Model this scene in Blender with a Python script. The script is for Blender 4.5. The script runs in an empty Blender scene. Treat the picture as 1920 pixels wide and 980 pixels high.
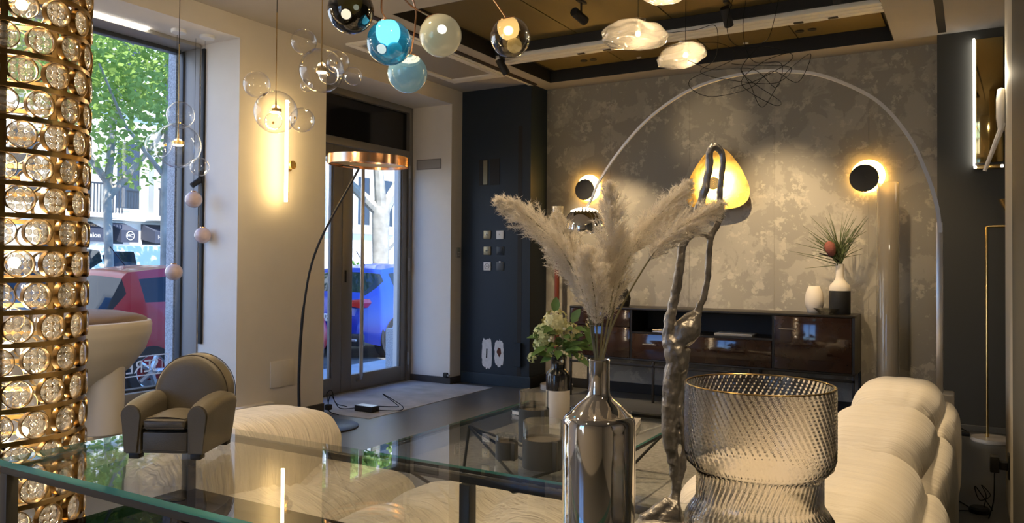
import bpy, bmesh, math, random
from mathutils import Vector, Matrix, noise
S = bpy.context.scene
COL = S.collection
R = math.radians
PI = math.pi

# ------------------------------------------------------------------ camera
YAW, PITCH, ROLL = R(30.43), R(0.888), R(0.4126)
cam_d = bpy.data.cameras.new('camera')
cam = bpy.data.objects.new('camera', cam_d)
COL.objects.link(cam)
S.camera = cam
cam.location = (0, 0, 1.3)
cam.rotation_mode = 'QUATERNION'
fw = Vector((-math.sin(YAW)*math.cos(PITCH), math.cos(YAW)*math.cos(PITCH), math.sin(PITCH)))
rt = Vector((math.cos(YAW), math.sin(YAW), 0))
up = rt.cross(fw)
rt2 = rt*math.cos(ROLL) + up*math.sin(ROLL)
up2 = -rt*math.sin(ROLL) + up*math.cos(ROLL)
M3 = Matrix((rt2, up2, -fw)).transposed()
cam.rotation_quaternion = M3.to_quaternion()
cam_d.sensor_fit = 'HORIZONTAL'
cam_d.sensor_width = 36
cam_d.lens = 1470/1920*36
cam_d.shift_y = -(490-470.9)/1920
cam_d.clip_start = 0.02
cam_d.clip_end = 300

# ------------------------------------------------------------------ world, sun, exposure
world = bpy.data.worlds.new('sky')
S.world = world
world.use_nodes = True
wn = world.node_tree.nodes
wl = world.node_tree.links
for n in list(wn):
    wn.remove(n)
wout = wn.new('ShaderNodeOutputWorld')
wbg = wn.new('ShaderNodeBackground')
wsky = wn.new('ShaderNodeTexSky')
wsky.sky_type = 'HOSEK_WILKIE'
wsky.turbidity = 3.0
wsky.ground_albedo = 0.3
SUN_DIR = Vector((0.55, -0.35, 0.95)).normalized()
wsky.sun_direction = SUN_DIR
wbg.inputs['Strength'].default_value = 8.0
wtint = wn.new('ShaderNodeMix'); wtint.data_type = 'RGBA'; wtint.blend_type = 'MULTIPLY'
wtint.inputs[0].default_value = 1; wtint.inputs[7].default_value = (0.62, 0.88, 1.32, 1)
wl.new(wsky.outputs[0], wtint.inputs[6])
wl.new(wtint.outputs[2], wbg.inputs[0])
wl.new(wbg.outputs[0], wout.inputs[0])

sun_d = bpy.data.lights.new('sun', 'SUN')
sun_d.energy = 7.0
sun_d.angle = R(0.6)
sun_d.color = (1, 0.95, 0.86)
sun = bpy.data.objects.new('sun', sun_d)
COL.objects.link(sun)
sun.location = (20, -10, 40)
sun.rotation_euler = SUN_DIR.to_track_quat('Z', 'Y').to_euler()

S.view_settings.view_transform = 'Standard'
S.view_settings.look = 'None'
S.view_settings.exposure = 1.15
S.view_settings.gamma = 1.0
S.view_settings.use_curve_mapping = False
S.cycles.use_denoising = True
S.cycles.transparent_max_bounces = 40
S.cycles.max_bounces = 12
S.cycles.transmission_bounces = 12
S.cycles.caustics_reflective = False
S.cycles.caustics_refractive = False
S.cycles.sample_clamp_indirect = 4.0

# ------------------------------------------------------------------ materials
MATS = {}
def new_mat(name):
    m = bpy.data.materials.new(name)
    m.use_nodes = True
    MATS[name] = m
    return m, m.node_tree.nodes, m.node_tree.links, m.node_tree.nodes['Principled BSDF']

def mat(name, col, rough=0.5, metal=0.0, var=0.0, vscale=8.0, bump=0.0, bscale=40.0, spec=0.5, coat=0.0, emit=None, estr=0.0, sheen=0.0, trans=0.0, ior=1.45, sss=0.0, aniso=0.0):
    m, n, l, b = new_mat(name)
    c = (*col, 1)
    b.inputs['Base Color'].default_value = c
    b.inputs['Roughness'].default_value = rough
    b.inputs['Metallic'].default_value = metal
    b.inputs['Specular IOR Level'].default_value = spec
    b.inputs['Coat Weight'].default_value = coat
    b.inputs['Coat Roughness'].default_value = 0.05
    b.inputs['Transmission Weight'].default_value = trans
    b.inputs['IOR'].default_value = ior
    b.inputs['Sheen Weight'].default_value = sheen
    b.inputs['Subsurface Weight'].default_value = sss
    b.inputs['Anisotropic'].default_value = aniso
    if emit:
        b.inputs['Emission Color'].default_value = (*emit, 1)
        b.inputs['Emission Strength'].default_value = estr
    tc = n.new('ShaderNodeTexCoord')
    if var:
        nz = n.new('ShaderNodeTexNoise')
        nz.inputs['Scale'].default_value = vscale
        nz.inputs['Detail'].default_value = 6
        mp = n.new('ShaderNodeMapRange')
        mp.inputs[1].default_value = 0.25; mp.inputs[2].default_value = 0.75
        mp.inputs[3].default_value = 1-var; mp.inputs[4].default_value = 1+var
        mx = n.new('ShaderNodeMix'); mx.data_type = 'RGBA'; mx.blend_type = 'MULTIPLY'
        mx.inputs[0].default_value = 1
        mx.inputs[6].default_value = c
        l.new(tc.outputs['Object'], nz.inputs['Vector'])
        l.new(nz.outputs['Fac'], mp.inputs[0])
        l.new(mp.outputs[0], mx.inputs[7])
        l.new(mx.outputs[2], b.inputs['Base Color'])
    if bump:
        nb = n.new('ShaderNodeTexNoise')
        nb.inputs['Scale'].default_value = bscale
        nb.inputs['Detail'].default_value = 5
        bp = n.new('ShaderNodeBump')
        bp.inputs['Strength'].default_value = bump
        bp.inputs['Distance'].default_value = 0.01
        l.new(tc.outputs['Object'], nb.inputs['Vector'])
        l.new(nb.outputs['Fac'], bp.inputs['Height'])
        l.new(bp.outputs[0], b.inputs['Normal'])
    return m

def thin_glass(name, tint=(1, 1, 1), f0=0.06, rough=0.0, gain=1.0, body=None, body_w=0.0, power=4.0):
    # one thin sheet of glass: see-through, mirror-like towards grazing angles
    m, n, l, b = new_mat(name)
    n.remove(b)
    out = n['Material Output']
    tr = n.new('ShaderNodeBsdfTransparent'); tr.inputs[0].default_value = (*tint, 1)
    gl = n.new('ShaderNodeBsdfGlossy'); gl.inputs['Roughness'].default_value = rough
    lw = n.new('ShaderNodeLayerWeight'); lw.inputs['Blend'].default_value = 0.5
    pw = n.new('ShaderNodeMath'); pw.operation = 'POWER'; pw.inputs[1].default_value = power
    mr = n.new('ShaderNodeMapRange')
    mr.inputs[3].default_value = f0; mr.inputs[4].default_value = f0+(1-f0)*gain
    mx = n.new('ShaderNodeMixShader')
    l.new(lw.outputs['Facing'], pw.inputs[0]); l.new(pw.outputs[0], mr.inputs[0])
    l.new(mr.outputs[0], mx.inputs[0]); l.new(gl.outputs[0], mx.inputs[2])
    if body:
        df = n.new('ShaderNodeBsdfTranslucent'); df.inputs[0].default_value = (*body, 1)
        d2 = n.new('ShaderNodeBsdfDiffuse'); d2.inputs[0].default_value = (*body, 1)
        ad = n.new('ShaderNodeMixShader'); ad.inputs[0].default_value = 0.5
        l.new(df.outputs[0], ad.inputs[1]); l.new(d2.outputs[0], ad.inputs[2])
        m2 = n.new('ShaderNodeMixShader'); m2.inputs[0].default_value = body_w
        l.new(tr.outputs[0], m2.inputs[1]); l.new(ad.outputs[0], m2.inputs[2])
        l.new(m2.outputs[0], mx.inputs[1])
    else:
        l.new(tr.outputs[0], mx.inputs[1])
    l.new(mx.outputs[0], out.inputs[0])
    return m

def emitter(name, col, strength):
    m, n, l, b = new_mat(name)
    n.remove(b)
    e = n.new('ShaderNodeEmission')
    e.inputs[0].default_value = (*col, 1); e.inputs[1].default_value = strength
    l.new(e.outputs[0], n['Material Output'].inputs[0])
    return m

def patchy(name, c1, c2, c3, scale=2.2, rough=0.8):
    # trowelled plaster look: hard-edged lighter patches over a darker ground
    m, n, l, b = new_mat(name)
    tc = n.new('ShaderNodeTexCoord')
    n1 = n.new('ShaderNodeTexNoise'); n1.inputs['Scale'].default_value = scale; n1.inputs['Detail'].default_value = 8; n1.inputs['Roughness'].default_value = 0.62; n1.inputs['Distortion'].default_value = 0.4
    r1 = n.new('ShaderNodeValToRGB'); r1.color_ramp.elements[0].position = 0.50; r1.color_ramp.elements[1].position = 0.535
    r1.color_ramp.elements[0].color = (*c1, 1); r1.color_ramp.elements[1].color = (*c2, 1)
    n2 = n.new('ShaderNodeTexNoise'); n2.inputs['Scale'].default_value = scale*2.1; n2.inputs['Detail'].default_value = 9; n2.inputs['Roughness'].default_value = 0.7
    r2 = n.new('ShaderNodeValToRGB'); r2.color_ramp.elements[0].position = 0.56; r2.color_ramp.elements[1].position = 0.60
    mx = n.new('ShaderNodeMix'); mx.data_type = 'RGBA'; mx.inputs[7].default_value = (*c3, 1)
    l.new(tc.outputs['Object'], n1.inputs['Vector']); l.new(tc.outputs['Object'], n2.inputs['Vector'])
    l.new(n1.outputs['Fac'], r1.inputs[0]); l.new(n2.outputs['Fac'], r2.inputs[0])
    l.new(r2.outputs[0], mx.inputs[0]); l.new(r1.outputs[0], mx.inputs[6])
    l.new(mx.outputs[2], b.inputs['Base Color'])
    b.inputs['Roughness'].default_value = rough
    bp = n.new('ShaderNodeBump'); bp.inputs['Strength'].default_value = 0.15; bp.inputs['Distance'].default_value = 0.01
    l.new(n1.outputs['Fac'], bp.inputs['Height']); l.new(bp.outputs[0], b.inputs['Normal'])
    return m

def pleated(name, col, scale=50.0, strength=1.0):
    # soft cloth with many thin gathered creases, shade painted darker into their hollows
    m, n, l, b = new_mat(name)
    tc = n.new('ShaderNodeTexCoord')
    mpg = n.new('ShaderNodeMapping'); mpg.inputs['Scale'].default_value = (3.5, scale, 3.5)
    wv = n.new('ShaderNodeTexNoise'); wv.inputs['Scale'].default_value = 1.0; wv.inputs['Detail'].default_value = 3; wv.inputs['Distortion'].default_value = 1.2
    bp = n.new('ShaderNodeBump'); bp.inputs['Strength'].default_value = strength; bp.inputs['Distance'].default_value = 0.022
    mr = n.new('ShaderNodeMapRange'); mr.inputs[1].default_value = 0.3; mr.inputs[2].default_value = 0.7; mr.inputs[3].default_value = 1-0.16*strength; mr.inputs[4].default_value = 1+0.05*strength
    mx = n.new('ShaderNodeMix'); mx.data_type = 'RGBA'; mx.blend_type = 'MULTIPLY'; mx.inputs[0].default_value = 1; mx.inputs[6].default_value = (*col, 1)
    l.new(tc.outputs['Object'], mpg.inputs['Vector']); l.new(mpg.outputs[0], wv.inputs['Vector']); l.new(wv.outputs['Fac'], bp.inputs['Height'])
    l.new(wv.outputs['Fac'], mr.inputs[0]); l.new(mr.outputs[0], mx.inputs[7]); l.new(mx.outputs[2], b.inputs['Base Color'])
    l.new(bp.outputs[0], b.inputs['Normal'])
    b.inputs['Roughness'].default_value = 0.9; b.inputs['Sheen Weight'].default_value = 0.3
    return m

WALL = mat('wall_paint', (0.74, 0.69, 0.61), 0.75, bump=0.04, bscale=120, var=0.02)
CEIL = mat('ceiling_paint', (0.40, 0.38, 0.355), 0.8, var=0.02)
NAVY = mat('navy_paint', (0.009, 0.019, 0.033), 0.5, bump=0.05, bscale=150)
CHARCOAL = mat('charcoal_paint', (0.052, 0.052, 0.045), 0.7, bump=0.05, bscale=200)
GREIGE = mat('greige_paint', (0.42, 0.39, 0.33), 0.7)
RESIN = mat('dark_resin_floor', (0.10, 0.102, 0.10), 0.32, var=0.12, vscale=2.5)
CONCRETE = mat('raw_concrete', (0.42, 0.42, 0.41), 0.85, var=0.22, vscale=5, bump=0.2, bscale=30)
BASEB = mat('dark_baseboard', (0.05, 0.045, 0.04), 0.5)
NAVYBASE = mat('navy_baseboard', (0.02, 0.036, 0.055), 0.45)
PLASTER = patchy('plaster_wallpaper', (0.335, 0.315, 0.27), (0.42, 0.395, 0.335), (0.51, 0.48, 0.40), 3.4)
RUG = mat('grey_rug', (0.24, 0.235, 0.225), 0.95, var=0.3, vscale=40, bump=0.6, bscale=160)
FRAME = mat('door_frame_metal', (0.23, 0.22, 0.205), 0.45, 0.3)
FRAME_D = mat('window_frame_dark', (0.05, 0.055, 0.06), 0.4)
FRAME_G = mat('window_frame_grey', (0.32, 0.31, 0.29), 0.45)
WINGLASS = thin_glass('window_pane_glass', (0.97, 0.985, 0.98), 0.035, power=5)
TABLEGLASS = thin_glass('table_glass', (0.955, 0.975, 0.97), 0.06, power=4.2)
DARKGLASS = mat('dark_transom_glass', (0.012, 0.012, 0.014), 0.08)
SMOKEGLASS = thin_glass('smoked_shelf_glass', (0.20, 0.19, 0.18), 0.03, gain=0.12)
GLASSEDGE = mat('green_glass_edge', (0.08, 0.40, 0.37), 0.12, trans=0.5, ior=1.3, coat=0.5)
BLACKMETAL = mat('black_metal', (0.03, 0.03, 0.03), 0.4, 0.4)
GUNMETAL = mat('gunmetal_frame', (0.10, 0.095, 0.085), 0.4, 0.6)
BRASS = mat('brushed_brass', (0.72, 0.50, 0.20), 0.25, 1.0)
DKBRASS = mat('aged_brass', (0.30, 0.20, 0.08), 0.3, 1.0)
COPPER = mat('polished_copper', (0.80, 0.44, 0.24), 0.2, 1.0)
CHROME = mat('chrome', (0.78, 0.75, 0.72), 0.04, 1.0)
STEEL = mat('brushed_steel', (0.68, 0.65, 0.60), 0.34, 1.0)
WHITE = mat('white_paint', (0.8, 0.79, 0.76), 0.5)
WHITEM = mat('matt_white_ceramic', (0.78, 0.72, 0.63), 0.7, bump=0.05, bscale=200)
BLACKC = mat('gloss_black_ceramic', (0.012, 0.012, 0.014), 0.15, coat=0.5)
MATTBLACK = mat('matt_black', (0.012, 0.012, 0.012), 0.6)
LEATHER = mat('olive_grey_leather', (0.115, 0.102, 0.078), 0.42, bump=0.12, bscale=260)
PIPING = mat('dark_piping', (0.06, 0.052, 0.042), 0.5)
DARKWOOD = mat('black_stained_wood', (0.02, 0.018, 0.016), 0.5)
SOFA = pleated('cream_pleated_fabric', (0.80, 0.735, 0.63))
SOFA2 = pleated('cream_velvet_fabric', (0.76, 0.70, 0.59), 26.0, 0.55)
CORD = mat('black_cord', (0.012, 0.012, 0.012), 0.9, spec=0.1)
CLEAR = thin_glass('blown_glass', (0.985, 0.985, 0.98), 0.05, power=3.0)
WARM = emitter('warm_led', (1.0, 0.72, 0.38), 12)
WARMTUBE = emitter('warm_led_tube', (1.0, 0.68, 0.28), 18)
COOLLED = emitter('white_led', (1.0, 0.93, 0.82), 3.5)

# ------------------------------------------------------------------ mesh helpers
class MB:
    def __init__(s):
        s.bm = bmesh.new()
    def _xf(s, vs, mx):
        if mx is not None:
            for v in vs: v.co = mx @ v.co
    def box(s, lo, hi, bevel=0.0, seg=2, mx=None):
        r = bmesh.ops.create_cube(s.bm, size=1)
        vs = r['verts']
        lo = Vector(lo); hi = Vector(hi)
        c = (lo+hi)/2; d = hi-lo
        for v in vs: v.co = Vector((c.x+v.co.x*d.x, c.y+v.co.y*d.y, c.z+v.co.z*d.z))
        if bevel:
            es = {e for v in vs for e in v.link_edges}
            rr = bmesh.ops.bevel(s.bm, geom=list(es), offset=bevel, segments=seg, affect='EDGES', profile=0.5)
            vs = list({v for f in rr['faces'] for v in f.verts} | {v for v in vs if v.is_valid})
        s._xf(vs, mx)
        return s
    def lathe(s, prof, seg=32, mx=None, close=False):
        # prof: list of (r, z); r == 0 closes to a pole
        rings = []
        allv = []
        for r, z in prof:
            if r <= 1e-6:
                v = s.bm.verts.new((0, 0, z)); rings.append([v]); allv.append(v)
            else:
                rg = [s.bm.verts.new((r*math.cos(2*PI*i/seg), r*math.sin(2*PI*i/seg), z)) for i in range(seg)]
                rings.append(rg); allv += rg
        pairs = list(zip(rings, rings[1:]))
        if close: pairs.append((rings[-1], rings[0]))
        for a, b in pairs:
            for i in range(seg):
                j = (i+1) % seg
                if len(a) == 1 and len(b) == 1: continue
                if len(a) == 1: s.bm.faces.new((a[0], b[j], b[i]))
                elif len(b) == 1: s.bm.faces.new((a[i], a[j], b[0]))
                else: s.bm.faces.new((a[i], a[j], b[j], b[i]))
        s._xf(allv, mx)
        return s
    def tube(s, pts, r, seg=8, cap=True, closed=False):
        pts = [Vector(p) for p in pts]
        n = len(pts)
        rad = r if isinstance(r, (list, tuple)) else [r]*n
        rings = []
        prev = None
        for i, p in enumerate(pts):
            if closed: t = pts[(i+1) % n]-pts[i-1]
            else: t = pts[min(i+1, n-1)]-pts[max(i-1, 0)]
            if t.length < 1e-9: t = Vector((0, 0, 1))
            t.normalize()
            if prev is None:
                a = Vector((0, 0, 1)) if abs(t.z) < 0.9 else Vector((1, 0, 0))
                nrm = t.cross(a).normalized()
            else:
                nrm = prev - t*prev.dot(t)
                if nrm.length < 1e-6: nrm = t.orthogonal()
                nrm.normalize()
            prev = nrm
            bi = t.cross(nrm)
            rings.append([s.bm.verts.new(p + (nrm*math.cos(2*PI*k/seg)+bi*math.sin(2*PI*k/seg))*rad[i]) for k in range(seg)])
        m = n if closed else n-1
        for i in range(m):
            a = rings[i]; b = rings[(i+1) % n]
            for k in range(seg):
                j = (k+1) % seg
                s.bm.faces.new((a[k], a[j], b[j], b[k]))
        if cap and not closed:
            s.bm.faces.new(rings[0][::-1]); s.bm.faces.new(rings[-1])
        return s
    def cyl(s, p0, p1, r, seg=16, r2=None):
        return s.tube([p0, p1], [r, r if r2 is None else r2], seg)
    def sphere(s, c, r, u=24, v=16, sc=(1, 1, 1)):
        prof = [(abs(r*math.sin(PI*i/v)) if 0 < i < v else 0, -r*math.cos(PI*i/v)) for i in range(v+1)]
        return s.lathe(prof, u, Matrix.Translation(c) @ Matrix.Diagonal((*sc, 1)))
    def prism(s, poly, z0, z1, mx=None):
        a = [s.bm.verts.new((x, y, z0)) for x, y in poly]
        b = [s.bm.verts.new((x, y, z1)) for x, y in poly]
        n = len(poly)
        s.bm.faces.new(a[::-1]); s.bm.faces.new(b)
        for i in range(n):
            j = (i+1) % n
            s.bm.faces.new((a[i], a[j], b[j], b[i]))
        s._xf(a+b, mx)
        return s
    def quad(s, a, b, c, d):
        s.bm.faces.new([s.bm.verts.new(p) for p in (a, b, c, d)])
        return s
    def grid(s, fn, nu, nv, cu=False):
        vs = [[s.bm.verts.new(fn(i/(nu if cu else nu-1), j/(nv-1))) for j in range(nv)] for i in range(nu)]
        for i in range(nu if cu else nu-1):
            for j in range(nv-1):
                k = (i+1) % nu
                s.bm.faces.new((vs[i][j], vs[k][j], vs[k][j+1], vs[i][j+1]))
        return s
    def done(s, name, smooth=True, angle=40):
        me = bpy.data.meshes.new(name)
        bmesh.ops.recalc_face_normals(s.bm, faces=s.bm.faces)
        s.bm.to_mesh(me); s.bm.free()
        if smooth:
            for p in me.polygons: p.use_smooth = True
            me.set_sharp_from_angle(angle=R(angle))
        return me
    def build(s, name, m, parent=None, smooth=True, angle=40):
        return link(name, s.done(name, smooth, angle), m, parent)

def link(name, me, m, parent=None):
    if m is not None and len(me.materials) == 0: me.materials.append(m)
    o = bpy.data.objects.new(name, me)
    COL.objects.link(o)
    if parent is not None: o.parent = parent
    return o

def thing(name, label, cat, loc=(0, 0, 0), rz=0.0, group=None):
    o = bpy.data.objects.new(name, None)
    o.empty_display_size = 0.1
    COL.objects.link(o)
    o.location = loc; o.rotation_euler = (0, 0, rz)
    return tag(o, label, cat, group)

def tag(o, label, cat, group=None):
    o['label'] = label; o['category'] = cat
    if group: o['group'] = group
    return o

def struct(name, mb, m, parent=None, label=None, smooth=False):
    o = mb.build(name, m, parent, smooth)
    if parent is None: o['kind'] = 'structure'
    if label: o['label'] = label
    return o

def B(lo, hi, bevel=0.0, seg=2):
    return MB().box(lo, hi, bevel, seg)

def text_mesh(txt, size, depth=0.002, align='CENTER'):
    c = bpy.data.curves.new('lettering', 'FONT')
    c.body = txt; c.size = size; c.extrude = depth; c.align_x = align; c.align_y = 'CENTER'
    c.resolution_u = 3
    o = bpy.data.objects.new('lettering', c)
    COL.objects.link(o)
    bpy.context.view_layer.update()
    dg = bpy.context.evaluated_depsgraph_get()
    me = bpy.data.meshes.new_from_object(o.evaluated_get(dg))
    bpy.data.objects.remove(o)
    bpy.data.curves.remove(c)
    return me

def lamp_light(name, kind, loc, energy, col, parent=None, size=0.1, target=None, spot=60, blend=0.5):
    d = bpy.data.lights.new(name, kind)
    d.energy = energy; d.color = col
    if kind == 'AREA':
        d.shape = 'DISK'; d.size = size
    else:
        d.shadow_soft_size = size
    if kind == 'SPOT':
        d.spot_size = R(spot); d.spot_blend = blend
    o = bpy.data.objects.new(name, d)
    COL.objects.link(o)
    o.location = loc
    if parent is not None: o.parent = parent
    if target is not None:
        o.rotation_euler = (Vector(target)-Vector(loc)).to_track_quat('-Z', 'Y').to_euler()
    return o

def catmull(pts, n=8):
    pts = [Vector(p) for p in pts]
    out = []
    P = [pts[0]*2-pts[1]] + pts + [pts[-1]*2-pts[-2]]
    for i in range(1, len(P)-2):
        p0, p1, p2, p3 = P[i-1:i+3]
        for k in range(n):
            t = k/n
            out.append(0.5*((2*p1)+(p2-p0)*t+(2*p0-5*p1+4*p2-p3)*t*t+(3*p1-p0-3*p2+p3)*t**3))
    out.append(pts[-1])
    return out
WARMC = (1.0, 0.73, 0.42)
# ================================================================== the setting
XW, YB, ZC = -4.84, 7.5, 3.18          # window wall, plaster wall, ceiling

def cells(name, us, vs, skip, w0, w1, axes, m, label=None):
    # solid slab made of a grid of cells with some cells left open; axes maps (u, v, w) to x, y, z
    bm = bmesh.new()
    V = {}
    def vert(i, j, k):
        key = (i, j, k)
        if key not in V:
            c = [0, 0, 0]
            c[axes[0]] = us[i]; c[axes[1]] = vs[j]; c[axes[2]] = (w0, w1)[k]
            V[key] = bm.verts.new(c)
        return V[key]
    nu, nv = len(us)-1, len(vs)-1
    solid = lambda i, j: 0 <= i < nu and 0 <= j < nv and (i, j) not in skip
    for i in range(nu):
        for j in range(nv):
            if not solid(i, j): continue
            for k in (0, 1):
                bm.faces.new([vert(i, j, k), vert(i+1, j, k), vert(i+1, j+1, k), vert(i, j+1, k)])
            for (di, dj, a, b) in ((-1, 0, (0, 0), (0, 1)), (1, 0, (1, 0), (1, 1)), (0, -1, (0, 0), (1, 0)), (0, 1, (0, 1), (1, 1))):
                if not solid(i+di, j+dj):
                    bm.faces.new([vert(i+a[0], j+a[1], 0), vert(i+b[0], j+b[1], 0), vert(i+b[0], j+b[1], 1), vert(i+a[0], j+a[1], 1)])
    mb = MB(); mb.bm.free(); mb.bm = bm
    return struct(name, mb, m, None, label)

cells('floor', [XW, 2.2], [-2.6, YB], set(), -0.2, 0.0, (0, 1, 2), RESIN, 'dark grey resin floor')
struct('floor_patch', B((-5.55, 5.034, -0.05), (-4.32, 6.985, 0.004)), CONCRETE, None, 'bare concrete floor inside the glass door')
cells('wall_left', [-2.6, 0.9, 4.1, 5.034, 6.939, 7.7], [-0.4, 0.0, 0.19, 3.015, 18.0], {(1, 2), (3, 1), (3, 2)}, XW, -5.62, (1, 2, 0), WALL, 'warm white wall with shop window and door')
struct('wall_back', B((-4.1, YB+0.004, 0), (2.2, YB+0.25, ZC+0.2)), GREIGE, None, 'back wall behind plaster wallpaper')
wbk = bpy.data.objects['wall_back']
seams = [-3.99, -3.229, -2.392, -1.585, -0.783, -0.24]
for a, b in zip(seams, seams[1:]):
    struct('wallpaper_panel', B((a+0.0015, YB, 0), (b-0.0015, YB+0.006, ZC)), PLASTER, wbk)
nb = struct('wall_navy', B((XW, 7.14, 0), (-3.975, YB+0.2, ZC)), NAVY, None, 'navy painted wall block with switch samples')
struct('groove', B((-4.125, 7.1385, 0.09), (-4.075, 7.1395, 2.75)), MATTBLACK, nb)
struct('panel_box', B((-4.14, 7.10, 0.22), (-4.06, 7.14, 0.47), 0.004), NAVY, nb)
struct('wall_panel', B((-0.245, 7.215, 0), (2.2, YB, ZC)), CHARCOAL, None, 'charcoal wall panel beside the plaster wall')
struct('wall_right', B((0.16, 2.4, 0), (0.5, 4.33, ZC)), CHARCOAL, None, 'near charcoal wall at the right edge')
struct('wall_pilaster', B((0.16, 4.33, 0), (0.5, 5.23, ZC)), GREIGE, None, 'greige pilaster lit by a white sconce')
struct('wall_side', B((2.2, -2.6, 0), (2.4, YB, ZC)), GREIGE)
cells('wall_front', [-5.2, -3.9, -2.38, 2.4], [0.0, 0.3, 2.75, ZC], {(1, 1)}, -2.6, -2.8, (0, 2, 1), WALL)
w2 = B((-3.9, -2.78, 0.3), (-3.84, -2.62, 2.75)).build('window_2', FRAME_G); w2['kind'] = 'structure'; w2['label'] = 'second shop window behind the viewer'
for a in (-3.17, -2.44): B((a, -2.78, 0.3), (a+0.06, -2.62, 2.75)).build('mullion', FRAME_G, w2)
MB().quad((-3.9, -2.7, 0.3), (-2.38, -2.7, 0.3), (-2.38, -2.7, 2.75), (-3.9, -2.7, 2.75)).build('pane', WINGLASS, w2)
# ceiling with the coffered opening
HX0, HX1, HY0, HY1 = -3.79, -0.56, 4.63, 7.21
cells('ceiling', [-4.9, HX0, HX1, 2.4], [-2.8, HY0, HY1, 7.7], {(1, 1)}, ZC, ZC+0.13, (0, 1, 2), CEIL, 'taupe painted ceiling with a dark coffer')
COFFER = mat('coffer_bronze_mesh', (0.17, 0.125, 0.042), 0.5, 0.3, bump=0.3, bscale=300)
cof = struct('ceiling_coffer', B((HX0-0.1, HY0-0.1, ZC+0.131), (HX1+0.1, HY1+0.1, ZC+0.2)), MATTBLACK, None, 'black recessed ceiling coffer with bronze panels')
for k, (x0, x1) in enumerate(((-3.72, -2.95), (-2.94, -2.1), (-2.09, -1.32), (-1.31, -0.62))):
    struct('ceiling_tile', B((x0, 4.7, ZC+0.112), (x1, 6.1, ZC+0.1305)), COFFER, cof)
    struct('ceiling_tile', B((x0, 6.4, ZC+0.112), (x1, 7.16, ZC+0.1305)), COFFER, cof)
for s_, (lo, hi) in enumerate((((HX0+0.001, HY0, ZC+0.001), (HX0+0.006, HY1, ZC+0.129)), ((HX1-0.006, HY0, ZC+0.001), (HX1-0.001, HY1, ZC+0.129)), ((HX0, HY1-0.006, ZC+0.001), (HX1, HY1-0.001, ZC+0.129)), ((HX0, HY0+0.001, ZC+0.001), (HX1, HY0+0.006, ZC+0.129)))):
    struct('coffer_side', B(lo, hi), MATTBLACK, cof)
for x in (-3.28, -1.263):
    for dx in (0.0, 0.10):
        struct('speaker_grille', MB().cyl((x+dx, 6.95, ZC+0.105), (x+dx, 6.95, ZC+0.113), 0.035, 20), MATTBLACK, cof)
for x in (-2.765, -1.75):
    struct('downlight', B((x-0.02, 7.08, ZC+0.106), (x+0.02, 7.11, ZC+0.113)), WHITE, cof)
# white grooved track across the coffer
tr = thing('ceiling_track', 'white aluminium triple-groove lighting track crossing the dark coffer', 'track', (HX0, 6.1, ZC))
for k in range(3):
    B((0.0, 0.02+k*0.085, -0.005), (HX1-HX0, 0.085+k*0.085, 0.03), 0.004).build('rail', WHITE, tr)
B((0, 0.0, 0.03), (HX1-HX0, 0.29, 0.11)).build('housing', MATTBLACK, tr)
for x in (0.75, 1.0, 2.6, 2.85): B((x, 0.19, -0.012), (x+0.07, 0.225, -0.004), 0.003).build('connector', MATTBLACK, tr)
# left track with slot
tl = thing('ceiling_rail', 'slim white rail with dark slot along the left of the coffer', 'track', (-3.986, 4.5, ZC))
B((-0.02, 0, -0.018), (0.012, 2.68, 0.0), 0.003).build('rail', WHITE, tl)
B((0.012, 0, -0.012), (0.06, 2.68, 0.0)).build('slot', mat('dark_red_brown', (0.03, 0.018, 0.012), 0.5), tl)
sl = struct('ceiling_slot', B((-0.235, 4.0, ZC-0.003), (-0.178, 7.15, ZC+0.0)), MATTBLACK)
# framed panel in the ceiling by the door
cp = thing('ceiling_hatch', 'white framed grey ceiling hatch above the door side', 'hatch', (-4.33, 5.85, ZC))
GREYP = mat('hatch_grey', (0.33, 0.315, 0.29), 0.4)
B((-0.24, -0.72, -0.006), (0.24, 0.70, 0.0)).build('panel', GREYP, cp)
for lo, hi in (((-0.31, -0.80, -0.02), (-0.24, 0.835, 0.0)), ((0.24, -0.80, -0.02), (0.31, 0.835, 0.0)), ((-0.24, 0.70, -0.02), (0.24, 0.835, 0.0)), ((-0.24, -0.80, -0.02), (0.24, -0.72, 0.0))):
    B(lo, hi, 0.004).build('frame_bar', WHITE, cp)
# baseboards and platform
def bb(name, lo, hi, m=BASEB): struct(name, B(lo, hi, 0.004), m)
bb('baseboard_left', (XW, 4.45, 0), (XW+0.018, 5.034, 0.085))
bb('baseboard_door', (-5.40, 6.921, 0), (XW+0.018, 6.939, 0.075))
bb('baseboard_pier', (XW, 6.939, 0), (XW+0.018, 7.14, 0.075))
bb('baseboard_navy', (XW+0.018, 7.12, 0), (-3.955, 7.14, 0.12), NAVYBASE)
bb('baseboard_block', (-3.975, 7.14, 0), (-3.957, 7.482, 0.12), MATTBLACK)
bb('baseboard_back', (-3.955, 7.482, 0), (-0.245, YB, 0.10), MATTBLACK)
bb('baseboard_panel', (-0.245, 7.197, 0), (2.2, 7.215, 0.05), mat('charcoal_baseboard', (0.10, 0.10, 0.09), 0.5))
struct('trim_platform', B((-5.6, 0.3, 0), (-4.77, 4.43, 0.19), 0.004), WALL, None, 'low white window platform')
# access hatch on the pier
hp = tag(B((XW, 4.436, 0.29), (XW+0.012, 4.68, 0.50), 0.003).build('access_panel', WALL), 'square white access panel low on the pier', 'panel')

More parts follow.
